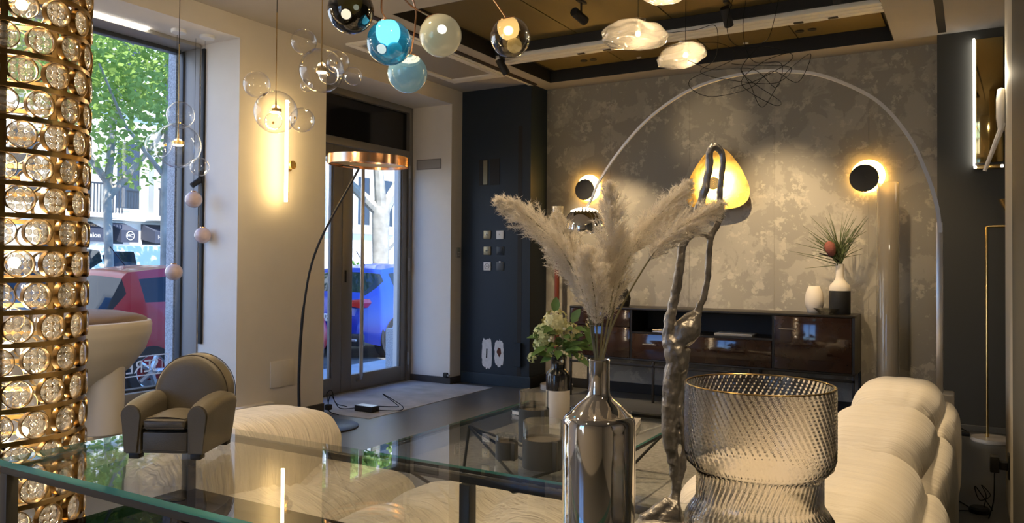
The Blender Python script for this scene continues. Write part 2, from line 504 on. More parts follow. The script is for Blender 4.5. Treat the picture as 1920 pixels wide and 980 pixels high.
# ------------------------------------------------------------------ window 1
w1 = B((-5.54, 4.088, 0.19), (-5.29, 4.1, 3.015), 0.003).build('window_1', FRAME_G)
w1['kind'] = 'structure'; w1['label'] = 'large shop window with grey frame'
B((-5.54, 0.9, 2.985), (-5.26, 4.072, 3.015), 0.004).build('frame_head', FRAME_G, w1)
B((-5.54, 0.9, 0.19), (-5.40, 4.072, 0.31), 0.004).build('frame_sill', FRAME_G, w1)
B((-5.54, 0.9, 0.31), (-5.26, 0.93, 2.985), 0.004).build('frame_jamb', FRAME_G, w1)
for lo, hi in (((-5.53, 4.070, 0.31), (-5.47, 4.088, 2.985)), ((-5.53, 0.93, 0.31), (-5.46, 0.96, 2.985)), ((-5.53, 0.96, 2.955), (-5.46, 4.045, 2.985)), ((-5.53, 0.96, 0.31), (-5.46, 4.045, 0.33))):
    B(lo, hi, 0.003).build('gasket', FRAME_D, w1)
MB().quad((-5.495, 0.95, 0.32), (-5.495, 4.05, 0.32), (-5.495, 4.05, 2.97), (-5.495, 0.95, 2.97)).build('pane', WINGLASS, w1)
# lettering stuck on the pane, to be read from the street
STICK = thin_glass('white_vinyl', (1, 1, 1), 0.02, body=(0.85, 0.87, 0.9), body_w=0.95)
st = thing('window_sticker', 'white vinyl lettering in a frame low on the shop window', 'sticker', (-5.489, 3.62, 0.495))
me = text_mesh('SERENO', 0.135, 0.0008)
o = link('lettering', me, STICK, st)
o.rotation_euler = (PI/2, 0, -PI/2)
o.location = (0.0, 0.035, -0.01)
for lo, hi in (((0, -0.42, 0.068), (0.002, 0.37, 0.077)), ((0, -0.42, -0.077), (0.002, 0.37, -0.068)), ((0, 0.361, -0.068), (0.002, 0.37, 0.068)), ((0, -0.42, -0.068), (0.002, -0.411, 0.068))):
    B(lo, hi).build('border', STICK, st)
hx = [(0.0, 0.255+0.066*math.sin(2*PI*k/6), 0.0-0.01+0.066*math.cos(2*PI*k/6)) for k in range(6)]
MB().tube(hx, 0.0022, 6, closed=True).build('hexagon', STICK, st)
# recessed light strip in the window head, and spot canopies
ls = tag(B((-5.25, 2.9, 3.005), (-5.225, 3.60, 3.0149)).build('light_strip', emitter('strip_led', (1, 0.93, 0.8), 9)), 'thin white light strip recessed above the shop window', 'light strip')
for y, x in ((3.739, -5.08), (3.943, -5.02)):
    t = thing('ceiling_canopy', 'small round white canopy above the window, ' + ('nearer the light strip' if y < 3.8 else 'nearer the black bar'), 'canopy', (x, y, 3.015))
    MB().lathe([(0, -0.025), (0.05, -0.025), (0.055, -0.02), (0.055, 0)], 24).build('disc', WHITE, t)
# black vertical track bar on the window reveal
vb = thing('track_bar', 'slim vertical black track bar on the white window reveal', 'track', (-5.245, 4.1, 0.65))
B((-0.018, -0.02, 0), (0.018, 0, 2.33), 0.003).build('bar', MATTBLACK, vb)
MB().cyl((0.0, -0.03, 1.29), (-0.02, -0.09, 1.24), 0.022, 12).build('spot_head', MATTBLACK, vb)
MB().cyl((0.0, -0.02, 1.36), (0.0, -0.04, 1.29), 0.012, 10).build('joint', MATTBLACK, vb)

# ------------------------------------------------------------------ glass door
d1 = B((-5.46, 6.88, 0), (-5.36, 6.939, 3.015), 0.004).build('door_1', FRAME)
d1['kind'] = 'structure'; d1['label'] = 'double glass door with grey metal frame and dark transom'
B((-5.46, 5.034, 2.95), (-5.36, 6.88, 3.015), 0.004).build('frame_head', FRAME, d1)
B((-5.46, 5.034, 2.455), (-5.36, 6.88, 2.53), 0.004).build('transom_bar', FRAME, d1)
B((-5.46, 5.034, 0.0), (-5.36, 5.06, 2.95), 0.004).build('frame_jamb', FRAME, d1)
B((-5.42, 5.06, 2.53), (-5.41, 6.88, 2.95)).build('transom_glass', DARKGLASS, d1)
B((-5.62, 5.034, -0.02), (-5.36, 6.939, 0.012), 0.003).build('threshold', mat('worn_threshold', (0.18, 0.17, 0.15), 0.7, var=0.3, vscale=12), d1)
def leaf(y0, y1, st0, st1):
    lf = B((-5.44, y1-st1, 0.015), (-5.385, y1, 2.45), 0.004).build('door_leaf', FRAME, d1)
    B((-5.44, y0, 0.015), (-5.385, y0+st0, 2.45), 0.004).build('stile', FRAME, lf)
    B((-5.44, y0+st0, 0.015), (-5.385, y1-st1, 0.17), 0.004).build('bottom_rail', FRAME, lf)
    B((-5.44, y0+st0, 2.33), (-5.385, y1-st1, 2.45), 0.004).build('top_rail', FRAME, lf)
    for a, b in ((y0+st0, y0+st0+0.02), (y1-st1-0.02, y1-st1)):
        B((-5.43, a, 0.17), (-5.395, b, 2.33), 0.003).build('bead', FRAME, lf)
    MB().quad((-5.413, y0+st0, 0.17), (-5.413, y1-st1, 0.17), (-5.413, y1-st1, 2.33), (-5.413, y0+st0, 2.33)).build('pane', WINGLASS, lf)
    return lf
leaf(5.062, 5.843, 0.1, 0.13)
lf = leaf(5.848, 6.878, 0.14, 0.09)
MB().tube([(-5.385, 6.08, 2.32), (-5.34, 6.08, 2.30), (-5.33, 6.08, 2.27), (-5.33, 6.08, 0.16), (-5.34, 6.08, 0.13), (-5.385, 6.08, 0.11)], 0.019, 12).build('pull_bar', STEEL, lf)
B((-5.386, 5.885, 1.10), (-5.375, 5.905, 1.22), 0.003).build('lock', MATTBLACK, lf)
for z in (0.25, 1.28, 2.30):
    MB().cyl((-5.36, 6.885, z-0.07), (-5.36, 6.885, z+0.07), 0.014, 10).build('hinge', FRAME_G, d1)
# ventilation slot and keypad
vt = thing('wall_vent', 'small rectangular recessed grille on the white reveal right of the door', 'vent', (-5.14, 6.939, 2.38))
B((-0.155, -0.004, -0.05), (0.155, 0.0, 0.05)).build('plate', mat('vent_grey', (0.36, 0.34, 0.31), 0.6), vt)
for lo, hi in (((-0.165, -0.008, 0.045), (0.165, 0, 0.055)), ((-0.165, -0.008, -0.055), (0.165, 0, -0.045)), ((-0.165, -0.008, -0.045), (-0.155, 0, 0.045)), ((0.155, -0.008, -0.045), (0.165, 0, 0.045))):
    B(lo, hi).build('rim', mat('vent_rim', (0.25, 0.235, 0.21), 0.6), vt)
kp = thing('alarm_keypad', 'small grey alarm keypad on the white pier edge beside navy wall', 'keypad', (XW, 7.065, 1.416))
B((0, -0.035, -0.055), (0.02, 0.035, 0.055), 0.005).build('case', FRAME_G, kp)
B((0.02, -0.025, 0.015), (0.022, 0.025, 0.04)).build('screen', mat('keypad_screen', (0.35, 0.42, 0.38), 0.3), kp)
for i in range(3):
    for j in range(3): B((0.02, -0.023+j*0.017, -0.04+i*0.016), (0.023, -0.012+j*0.017, -0.03+i*0.016), 0.001).build('key', WHITE, kp)
cb = thing('corner_socket', 'small black junction box low on the pier corner by the door', 'socket', (-4.87, 6.92, 0.10))
B((-0.025, -0.03, -0.025), (0.025, 0, 0.025), 0.004).build('box', MATTBLACK, cb)
MB().cyl((0.025, -0.015, 0), (0.045, -0.015, -0.005), 0.012, 10).build('gland', FRAME_G, cb)
# switch samples on the navy wall
BRONZ = mat('bronze_plate', (0.27, 0.22, 0.13), 0.35, 0.8)
def switch(name, x, z, m, label, kind, w=0.09, h=0.09):
    t = thing(name, label, 'switch', (x, 7.14, z))
    B((-w/2, -0.010, -h/2), (w/2, 0, h/2), 0.003).build('plate', m, t)
    if kind == 'dot': MB().cyl((-0.012, -0.013, 0), (-0.012, -0.01, 0), 0.006, 10).build('button', MATTBLACK, t); MB().cyl((0.012, -0.013, 0), (0.012, -0.01, 0), 0.006, 10).build('button', MATTBLACK, t)
    elif kind == 'lever': MB().cyl((0, -0.03, 0.006), (0, -0.01, 0), 0.005, 10).build('lever', STEEL, t)
    elif kind == 'socket':
        MB().lathe([(0.030, 0), (0.030, 0.004), (0.026, 0.004), (0.026, 0)], 24, Matrix.Translation((0, -0.010, 0)) @ Matrix.Rotation(PI/2, 4, 'X')).build('socket_ring', FRAME_G, t)
        for dx in (-0.010, 0.010): MB().cyl((dx, -0.012, 0), (dx, -0.010, 0), 0.004, 8).build('pin_hole', MATTBLACK, t)
    elif kind == 'key': B((-0.01, -0.014, h/2-0.004), (0.012, -0.004, h/2+0.010), 0.002).build('card_slot', WHITE, t)
    else: B((-0.03, -0.013, -0.03), (0.03, -0.010, 0.03), 0.002).build('rocker', m, t)
switch('light_switch', -4.502, 1.606, BRONZ, 'bronze lever light switch at the top left of the switch samples', 'lever')
switch('light_switch', -4.341, 1.604, WHITE, 'white lever light switch at the top right of the switch samples', 'lever')
switch('light_switch', -4.50, 1.434, BRONZ, 'bronze two-button switch in the middle row of switch samples', 'dot')
switch('light_switch', -4.339, 1.434, mat('navy_plate', (0.012, 0.02, 0.03), 0.4), 'dark navy switch plate in the middle row of switch samples', 'rocker')
switch('wall_socket', -4.499, 1.268, WHITE, 'white power socket at the bottom left of the switch samples', 'socket')
switch('light_switch', -4.338, 1.269, mat('grey_plate', (0.07, 0.075, 0.08), 0.4), 'grey card switch at the bottom right of the switch samples', 'key')
for x, lab in ((-4.556, 'left narrow recessed slot with a pale insert high on the navy wall'), (-4.413, 'right narrow dark recessed slot high on the navy wall')):
    t = thing('wall_slot', lab, 'slot', (x, 7.14, 2.28))
    B((-0.06, -0.004, -0.14), (0.06, 0, 0.14)).build('recess', MATTBLACK, t)
    if x < -4.5: B((0.0, -0.008, -0.13), (0.05, -0.003, 0.13)).build('insert', BRONZ, t)
random.seed(4)
def daub(x, z, w, h):
    pts = []
    for k in range(44):
        a = 2*PI*k/44
        ca, sa = math.cos(a), math.sin(a)
        s_ = (abs(ca)**4+abs(sa)**4)**-0.25
        j = 1+random.uniform(-0.05, 0.06)*(1.9 if abs(sa) > 0.8 else 1)
        pts.append((x+w*ca*s_*j, z+h*sa*s_*j))
    return pts
FILLER = mat('filler_white', (0.72, 0.72, 0.72), 0.9, var=0.1, vscale=30)
MXW = Matrix.Translation((0, 7.14, 0)) @ Matrix.Rotation(PI/2, 4, 'X')
for x, z, lab in ((-4.497, 0.334, 'left white patch of filler low on the navy wall with a slit'), (-4.345, 0.345, 'right white patch of filler low on the navy wall with a red hole')):
    t = thing('filler_patch', lab, 'patch', (0, 0, 0))
    MB().prism(daub(x, z, 0.062 if x < -4.4 else 0.055, 0.155 if x < -4.4 else 0.135), 0.0, 0.002, MXW).build('daub', FILLER, t)
    if x < -4.4: MB().prism([(x-0.012, z-0.05), (x+0.005, z-0.05), (x+0.008, z+0.05), (x-0.008, z+0.05)], 0.002, 0.003, MXW).build('slit', MATTBLACK, t)
    else: MB().prism([(x-0.03, z+0.01), (x-0.012, z+0.06), (x+0.02, z+0.05), (x+0.028, z+0.0), (x+0.005, z-0.045)], 0.002, 0.003, MXW).build('hole', mat('red_brown_hole', (0.10, 0.025, 0.012), 0.8), t)
# ================================================================== the street
ASPHALT = mat('asphalt', (0.10, 0.10, 0.10), 0.9, var=0.2, vscale=3, bump=0.3, bscale=80)
PAVING = mat('pavement_stone', (0.36, 0.36, 0.36), 0.85, var=0.15, vscale=2)
GRANITE = mat('speckled_granite', (0.42, 0.43, 0.44), 0.7, var=0.5, vscale=90)
struct('street', B((-40, -25, -0.6), (-5.62, 70, -0.25)), ASPHALT, None, 'grey asphalt street outside')
struct('pavement_front', B((-5.62, -25, -0.6), (40, -2.8, -0.10)), PAVING)
struct('pavement', B((-7.35, -25, -0.25), (-5.62, 70, -0.10), 0.02), PAVING, None, 'stone pavement outside the shop')
struct('pavement_far', B((-23.5, -25, -0.25), (-20.0, 70, -0.10), 0.02), PAVING)
struct('trim_1', B((-5.66, 4.075, -0.25), (-5.56, 4.1, 3.0), 0.004), GRANITE, None, 'granite jamb outside the window')
struct('trim_2', B((-5.78, 7.0, -0.25), (-5.625, 7.3, 0.55), 0.01), GRANITE, None, 'granite plinth outside the door')

# ------------------------------------------------------------------ cars
CARGLASS = mat('car_glass', (0.015, 0.02, 0.025), 0.04, spec=0.35)
TYRE = mat('tyre_rubber', (0.015, 0.015, 0.016), 0.8)
ALLOY = mat('alloy_wheel', (0.55, 0.56, 0.58), 0.3, 0.8)
PLASTIC = mat('black_plastic', (0.02, 0.02, 0.022), 0.5)
REDLIGHT = mat('red_tail_lamp', (0.35, 0.015, 0.015), 0.12, coat=1.0, emit=(1, 0.1, 0.08), estr=0.02)
PLATE = mat('number_plate', (0.8, 0.8, 0.8), 0.4)
def interp(tab, t):
    if t <= tab[0][0]: return tab[0][1]
    for (a, b), (c, d) in zip(tab, tab[1:]):
        if t <= c: return b+(d-b)*(t-a)/(c-a) if c > a else d
    return tab[-1][1]
def car(name, label, loc, rz, paint, L, W, top, belt, glass_y, rearglass, windscreen, wheel_y, wr, detail=True):
    # length along +Y from the rear bumper; top = roof line table, belt = belt line table
    t = thing(name, label, 'car', loc, rz, None)
    hw = W/2
    ys = sorted({round(v, 3) for v in [p[0] for p in top] + [L*i/46 for i in range(47)] + [g for pr in glass_y for g in pr] + list(rearglass) + list(windscreen)})
    def wid(y):
        e = min(y, L-y)
        return hw*(1-0.20*max(0, 1-e/0.55)**2.2)
    NS = 14
    def sect(y):
        zt = interp(top, y); zb = min(interp(belt, y), zt)
        w = wid(y)
        zs = 0.20+0.16*max(0, 1-min(y, L-y)/0.5)**2
        pts = []
        for k in range(6):      # sill to belt
            u = k/5
            bul = math.sin(PI*min(1, u*0.9+0.1))
            pts.append((w*(0.93+0.07*bul), zs+(zb-zs)*u))
        tum = 0.27*min(1, (zt-zb)/0.5)
        for k in range(1, 6):   # belt to roof rail
            u = k/5
            pts.append((w*(0.93+0.07*math.sin(PI*0.999))-w*tum*u**1.2, zb+(zt-zb)*0.93*u))
        wr_ = pts[-1][0]
        for k in range(1, 4):
            u = k/3
            pts.append((wr_*(1-u), zb+(zt-zb)*0.93+(zt-zb)*0.07*math.sin(PI/2*u) if zt > zb+0.02 else zt+0.02*u))
        return pts
    secs = [sect(y) for y in ys]
    groups = {}
    n = len(secs[0])
    for i in range(len(ys)-1):
        ym = (ys[i]+ys[i+1])/2
        for k in range(n-1):
            key = 'body'
            if 6 <= k <= 8 and any(a <= ym <= b for a, b in glass_y): key = 'side%d' % [a <= ym <= b for a, b in glass_y].index(True)
            if rearglass[0] <= ym <= rearglass[1] and 8 <= k: key = 'rear'
            if windscreen[0] <= ym <= windscreen[1] and 8 <= k: key = 'front'
            groups.setdefault(key, []).append((i, k))
    for key, qs in groups.items():
        for sgn in ((1, -1) if key.startswith('side') else (0,)):
            mb = MB(); V = {}
            def vt(i, k, s):
                kk = (i, k, s if secs[i][k][0] > 1e-6 else 1)
                if kk not in V: V[kk] = mb.bm.verts.new((secs[i][k][0]*s, ys[i], secs[i][k][1]))
                return V[kk]
            for i, k in qs:
                for s in ((1, -1) if sgn == 0 else (sgn,)):
                    f = [vt(i, k, s), vt(i+1, k, s), vt(i+1, k+1, s), vt(i, k+1, s)]
                    f = list(dict.fromkeys(f))
                    if len(f) > 2:
                        try: mb.bm.faces.new(f)
                        except ValueError: pass
            if key == 'body':   # close the two ends
                for i in (0, len(ys)-1):
                    ring = [vt(i, k, 1) for k in range(n)]+[vt(i, k, -1) for k in range(n-2, -1, -1)]
                    mb.bm.faces.new(list(dict.fromkeys(ring)))
            nm = {'body': 'body', 'rear': 'rear_window', 'front': 'windscreen'}.get(key, 'side_window')
            mb.build(nm, paint if key == 'body' else CARGLASS, t, True, 50)
    B((-hw*0.9, -0.03, 0.22), (hw*0.9, 0.10, 0.42), 0.03).build('bumper', PLASTIC, t)
    for s in (1, -1):
        for wy in wheel_y:
            x = s*hw*0.985
            rot = Matrix.Translation((x-s*0.09, wy, wr)) @ Matrix.Rotation(PI/2, 4, 'Y')
            MB().lathe([(wr*1.16, -0.085), (wr*1.16, 0.092 if s > 0 else -0.095), (wr*0.9, 0.092 if s > 0 else -0.095)], 28, rot).build('wheel_arch', PLASTIC, t)
            wh = MB().lathe([(wr*0.62, -0.08), (wr*0.95, -0.09), (wr, -0.06), (wr, 0.06), (wr*0.95, 0.10), (wr*0.64, 0.095)], 28, Matrix.Translation((x-s*0.075, wy, wr)) @ Matrix.Rotation(s*PI/2, 4, 'Y')).build('tyre', TYRE, t)
            rim = MB().lathe([(0, 0.075), (wr*0.16, 0.085), (wr*0.18, 0.07), (wr*0.2, 0.03), (wr*0.56, 0.03), (wr*0.6, 0.085), (wr*0.655, 0.09)], 28, Matrix.Translation((x-s*0.075, wy, wr)) @ Matrix.Rotation(s*PI/2, 4, 'Y')).build('rim', ALLOY, wh)
            if detail:
                for k in range(5):
                    a = 2*PI*k/5
                    MB().tube([(x+s*0.005, wy+wr*0.12*math.cos(a), wr+wr*0.12*math.sin(a)), (x+s*0.012, wy+wr*0.6*math.cos(a), wr+wr*0.6*math.sin(a))], [0.035, 0.028], 6).build('spoke', ALLOY, wh)
    return t
RED = mat('red_car_paint', (0.33, 0.008, 0.018), 0.35, coat=0.35)
BLUE = mat('blue_car_paint', (0.010, 0.035, 0.32), 0.35, coat=0.4)
# red city car parked outside the window
rc = car('parked_car', 'red hatchback parked outside the shop window behind the pedestal chair', (-8.82, 5.05, -0.25), 0, RED, 3.55, 1.64,
         [(0, 0.62), (0.05, 0.86), (0.10, 0.99), (0.36, 1.40), (0.42, 1.45), (0.9, 1.50), (1.7, 1.49), (2.0, 1.44), (2.75, 1.02), (3.3, 0.86), (3.5, 0.66), (3.55, 0.5)],
         [(0, 0.80), (0.5, 0.99), (2.0, 0.95), (3.0, 0.93), (3.55, 0.9)],
         [(0.52, 0.98), (1.08, 2.05)], (0.11, 0.345), (2.08, 2.66), (0.55, 2.95), 0.30)
for s in (1, -1): B((s*0.66-0.09, -0.02, 0.58), (s*0.66+0.08, 0.10, 0.93), 0.03).build('tail_lamp', REDLIGHT, rc)
B((-0.26, -0.04, 0.55), (0.26, -0.01, 0.67), 0.004).build('number_plate', PLATE, rc)
for s in (1, -1): B((s*0.815-0.015, 1.15, 0.86), (s*0.815+0.015, 1.35, 0.89), 0.006).build('door_handle', RED, rc)
MB().cyl((0, 0.75, 1.49), (0, 0.55, 1.72), 0.006, 6).build('antenna', PLASTIC, rc)
# blue car outside the door
bc = car('parked_car', 'blue hatchback parked outside the glass door', (-9.1, 9.45, -0.25), 0, BLUE, 4.35, 1.80,
         [(0, 0.70), (0.06, 0.92), (0.14, 1.06), (0.62, 1.40), (0.66, 1.46), (1.3, 1.53), (2.1, 1.53), (2.4, 1.47), (3.2, 1.03), (4.0, 0.88), (4.25, 0.68), (4.35, 0.5)],
         [(0, 0.9), (0.6, 1.06), (2.4, 1.0), (3.4, 0.96), (4.35, 0.9)],
         [(0.80, 1.18), (1.28, 1.95), (2.02, 2.6)], (0.16, 0.60), (2.48, 3.1), (0.80, 3.45), 0.34)
for s in (1, -1):
    MB().prism([(s*0.34, 0.93), (s*0.84, 0.97), (s*0.88, 0.91), (s*0.80, 0.83), (s*0.45, 0.87)], -0.16, 0.03, Matrix.Rotation(PI/2, 4, 'X')).build('tail_lamp', REDLIGHT, bc)
B((-0.26, -0.05, 0.60), (0.26, -0.01, 0.72), 0.004).build('number_plate', PLATE, bc)
B((-0.75, -0.06, 0.30), (0.75, 0.0, 0.34), 0.01).build('bumper_trim', ALLOY, bc)
o = link('lettering', text_mesh('FZ', 0.10, 0.001), mat('plate_black', (0.02, 0.02, 0.02), 0.5), bc); o.rotation_euler = (PI/2, 0, 0); o.location = (0.13, -0.052, 0.66)
MB().cyl((0.0, 1.0, 1.5), (0.0, 0.78, 1.74), 0.008, 6).build('antenna', PLASTIC, bc)
# more cars further out
SUV = mat('dark_green_grey_paint', (0.06, 0.075, 0.07), 0.3, coat=1.0)
car('parked_car', 'dark grey car behind the red hatchback beside the gold lamp', (-12.9, 7.9, -0.25), PI, SUV, 4.4, 1.8,
    [(0, 0.8), (0.1, 1.05), (0.45, 1.5), (0.6, 1.56), (2.3, 1.58), (2.6, 1.5), (3.3, 1.08), (4.2, 0.9), (4.4, 0.6)], [(0, 1.0), (4.4, 0.98)],
    [(0.7, 1.5), (1.6, 2.5)], (0.12, 0.43), (2.65, 3.2), (0.85, 3.5), 0.35, False)
BROWN = mat('brown_car_paint', (0.16, 0.10, 0.085), 0.3, coat=1.0)
car('parked_car', 'brown car parked behind the red hatchback with its rear towards us', (-12.4, 9.3, -0.25), R(75), BROWN, 4.2, 1.75,
    [(0, 0.75), (0.08, 1.0), (0.45, 1.38), (0.55, 1.43), (1.9, 1.47), (2.2, 1.42), (3.0, 1.02), (4.0, 0.88), (4.2, 0.6)], [(0, 0.98), (4.2, 0.92)],
    [(0.65, 1.3), (1.4, 2.2)], (0.10, 0.43), (2.25, 2.9), (0.8, 3.35), 0.32, False)
VANW = mat('white_van_paint', (0.75, 0.78, 0.80), 0.35, coat=0.6)
car('delivery_van', 'white delivery van across the street under the salon signs', (-18.4, 14.9, -0.25), R(178), VANW, 5.0, 1.95,
    [(0, 1.3), (0.05, 1.90), (0.3, 1.97), (3.5, 1.97), (3.75, 1.86), (4.4, 1.2), (4.85, 0.95), (5.0, 0.6)], [(0, 1.2), (3.4, 1.2), (5.0, 1.0)],
    [(2.95, 3.75)], (0.01, 0.02), (3.78, 4.35), (0.95, 4.1), 0.34, False)

# ------------------------------------------------------------------ trees
BARK = mat('plane_tree_bark', (0.30, 0.28, 0.24), 0.9, var=0.35, vscale=4, bump=0.4, bscale=12)
def leafmat(name, c):
    m, n, l, b = new_mat(name)
    n.remove(b)
    df = n.new('ShaderNodeBsdfDiffuse'); tl = n.new('ShaderNodeBsdfTranslucent'); mx = n.new('ShaderNodeMixShader'); mx.inputs[0].default_value = 0.45
    oi = n.new('ShaderNodeTexCoord'); nz = n.new('ShaderNodeTexNoise'); nz.inputs['Scale'].default_value = 1.6
    rp = n.new('ShaderNodeValToRGB')
    rp.color_ramp.elements[0].color = (c[0]*0.7, c[1]*0.75, c[2]*0.7, 1); rp.color_ramp.elements[1].color = (c[0]*1.35, c[1]*1.25, c[2]*1.2, 1)
    l.new(oi.outputs['Object'], nz.inputs['Vector']); l.new(nz.outputs['Fac'], rp.inputs[0])
    for s_ in (df, tl): l.new(rp.outputs[0], s_.inputs[0])
    l.new(df.outputs[0], mx.inputs[1]); l.new(tl.outputs[0], mx.inputs[2]); l.new(mx.outputs[0], n['Material Output'].inputs[0])
    return m
LEAF = leafmat('plane_leaf', (0.25, 0.38, 0.11))
LEAF2 = leafmat('shrub_leaf', (0.14, 0.30, 0.07))
def leaves(n, blobs, size, seed):
    rnd = random.Random(seed)
    vs, fs = [], []
    wts = [b[3]*b[4]*b[5] for b in blobs]
    for i in range(n):
        b = rnd.choices(blobs, wts)[0]
        while True:
            p = Vector((rnd.uniform(-1, 1), rnd.uniform(-1, 1), rnd.uniform(-1, 1)))
            if p.length <= 1: break
        c = Vector((b[0]+p.x*b[3], b[1]+p.y*b[4], b[2]+p.z*b[5]))
        d = Vector((rnd.gauss(0, 1), rnd.gauss(0, 1), rnd.gauss(0, 0.6))).normalized()
        e = d.cross(Vector((rnd.gauss(0, 1), rnd.gauss(0, 1), rnd.gauss(0, 1)))).normalized()
        s = size*rnd.uniform(0.6, 1.2)
        k = len(vs)
        vs += [c-d*s, c+e*s*0.6-d*s*0.1, c+d*s, c-e*s*0.6-d*s*0.1]
        fs.append((k, k+1, k+2, k+3))
    me = bpy.data.meshes.new('foliage')
    me.from_pydata([tuple(v) for v in vs], [], fs)
    return me
def tree(label, loc, trunk, branches, blobs, n, size, seed):
    t = thing('plane_tree', label, 'tree', loc)
    MB().tube([p[:3] for p in trunk], [p[3] for p in trunk], 12).build('trunk', BARK, t)
    for br in branches:
        MB().tube([p[:3] for p in br], [p[3] for p in br], 8).build('branch', BARK, t)
    o = link('foliage', leaves(n, blobs, size, seed), LEAF, t)
    o['kind'] = 'stuff'
    return t
def blobcloud(c, rad, k, seed, br=(0.7, 1.2)):
    rnd = random.Random(seed)
    out = []
    while len(out) < k:
        p = Vector((rnd.uniform(-1, 1), rnd.uniform(-1, 1), rnd.uniform(-1, 1)))
        if p.length > 1: continue
        r = rnd.uniform(*br)
        out.append((c[0]+p.x*rad[0], c[1]+p.y*rad[1], c[2]+p.z*rad[2], r, r, r*0.6))
    return out
tree('leafy plane tree with pale trunk beside the gold lamp, filling the shop window', (-16.0, 10.1, -0.25),
     [(0, 0, 0, 0.11), (0.02, 0.03, 1.5, 0.09), (0.0, -0.02, 3.0, 0.085), (0.1, 0.1, 5.5, 0.06)],
     [[(0, 0, 2.9, 0.08), (0.5, 0.8, 4.2, 0.05), (0.9, 1.5, 6, 0.02)], [(0, 0, 3.2, 0.08), (-0.3, -0.9, 4.6, 0.05), (-0.4, -1.6, 6, 0.02)]],
     blobcloud((0.4, 0.0, 6.6), (2.4, 3.6, 3.0), 46, 3), 9500, 0.092, 5)
tree('leafy plane tree with slim white trunk right of the glass bubble pendant', (-13.0, 9.33, -0.25),
     [(0, 0, 0, 0.10), (0.0, 0.02, 1.5, 0.09), (0.02, -0.02, 3.0, 0.08), (0.0, 0.1, 5.5, 0.05)],
     [[(0, 0, 2.8, 0.06), (0.3, 0.5, 3.9, 0.04), (0.5, 0.9, 5, 0.02)], [(0, 0, 3.1, 0.05), (-0.2, -0.7, 4.0, 0.03), (-0.2, -1.2, 5, 0.02)]],
     blobcloud((0.2, -0.2, 5.6), (1.8, 2.6, 2.2), 30, 9, (0.5, 0.9)), 4200, 0.078, 6)
tree('forked plane tree seen through the glass door', (-14.2, 16.95, -0.25),
     [(0, 0, 0, 0.26), (0, 0.02, 1.2, 0.23), (0.0, 0.0, 2.4, 0.24), (0.0, 0.0, 3.1, 0.25)],
     [[(0, 0.0, 2.9, 0.17), (-0.5, -0.7, 3.7, 0.12), (-1.2, -1.7, 5.0, 0.07), (-1.6, -2.4, 6.5, 0.04)], [(0, 0.02, 2.9, 0.17), (0.1, -0.25, 4.2, 0.14), (0.15, -0.3, 6.5, 0.10)],
      [(0, 0.05, 2.9, 0.19), (0.3, 0.5, 3.9, 0.14), (0.6, 1.1, 5.2, 0.10), (0.8, 1.5, 7, 0.05)], [(0.02, 0.15, 1.9, 0.12), (0.3, 0.7, 2.5, 0.10), (0.5, 1.2, 2.9, 0.07), (0.7, 2.0, 3.6, 0.04)]],
     blobcloud((0.4, 0.8, 5.6), (2.0, 3.0, 2.6), 22, 14, (0.4, 0.8)), 8000, 0.10, 8)
for y, lab, seed in ((14.6, 'low green shrub behind the blue car, left of the tree trunk', 21), (17.6, 'low green shrub behind the blue car, right of the tree trunk', 22)):
    t = thing('street_shrub', lab, 'shrub', (-12.6, y, -0.25))
    MB().tube([(0, 0, 0), (0, 0.02, 0.9)], 0.04, 6).build('stem', BARK, t)
    o = link('foliage', leaves(2600, blobcloud((0, 0, 1.1), (0.5, 0.9, 0.5), 10, seed, (0.3, 0.5)), 0.07, seed), LEAF2, t); o['kind'] = 'stuff'

# ------------------------------------------------------------------ building across the street
STUCCO = mat('cream_stucco', (0.72, 0.70, 0.64), 0.9, var=0.06, vscale=1.2)
AWN = mat('dark_awning', (0.035, 0.04, 0.06), 0.8)
bd = thing('apartment_building', 'cream apartment building across the street with balconies and dark awnings', 'building', (-23.5, 0, -0.25))
mbw = MB(); mbw.box((-6, -20, 0), (0, 70, 17)); mbw.build('wall', STUCCO, bd, False)
B((0, -20, 2.82), (0.18, 70, 2.98), 0.02).build('string_course', STUCCO, bd)
B((0, -20, 6.3), (0.15, 70, 6.45), 0.02).build('string_course', STUCCO, bd)
wm = B((0, -0.55, 0), (0.03, 0.55, 2.3), 0.005).done('window')
wm.materials.append(mat('window_surround', (0.62, 0.60, 0.55), 0.8))
pm = MB().box((0.03, -0.42, 0.08), (0.035, 0.42, 2.2)).done('pane'); pm.materials.append(mat('building_glass', (0.03, 0.035, 0.04), 0.1))
shm = MB().box((0.03, -0.08, 0), (0.07, 0.44, 2.25), 0.005).done('shutter'); shm.materials.append(mat('pale_shutter', (0.55, 0.56, 0.52), 0.7))
for fl in (3.15, 6.6, 10.0):
    for k in range(17):
        y = 9.0+k*1.62
        if y > 36: break
        w = link('window', wm, None, bd); w.location = (0, y, fl)
        link('pane', pm, None, w)
        for s in (1, -1):
            sh = link('shutter', shm, None, w); sh.location = (0, s*0.66-0.18 if s > 0 else -0.84, 0)
IRON = mat('balcony_iron', (0.06, 0.065, 0.07), 0.5, 0.5)
def balcony(y0, y1):
    b = B((0, y0, 2.85), (0.9, y1, 3.0), 0.02).build('balcony', STUCCO, bd)
    B((0.85, y0, 3.85), (0.9, y1, 3.9)).build('handrail', IRON, b)
    k = 0
    y = y0+0.03
    while y < y1:
        B((0.865, y, 3.0), (0.885, y+0.03, 3.85)).build('baluster', IRON, b); y += 0.10
balcony(12.6, 14.75); balcony(16.0, 17.9)
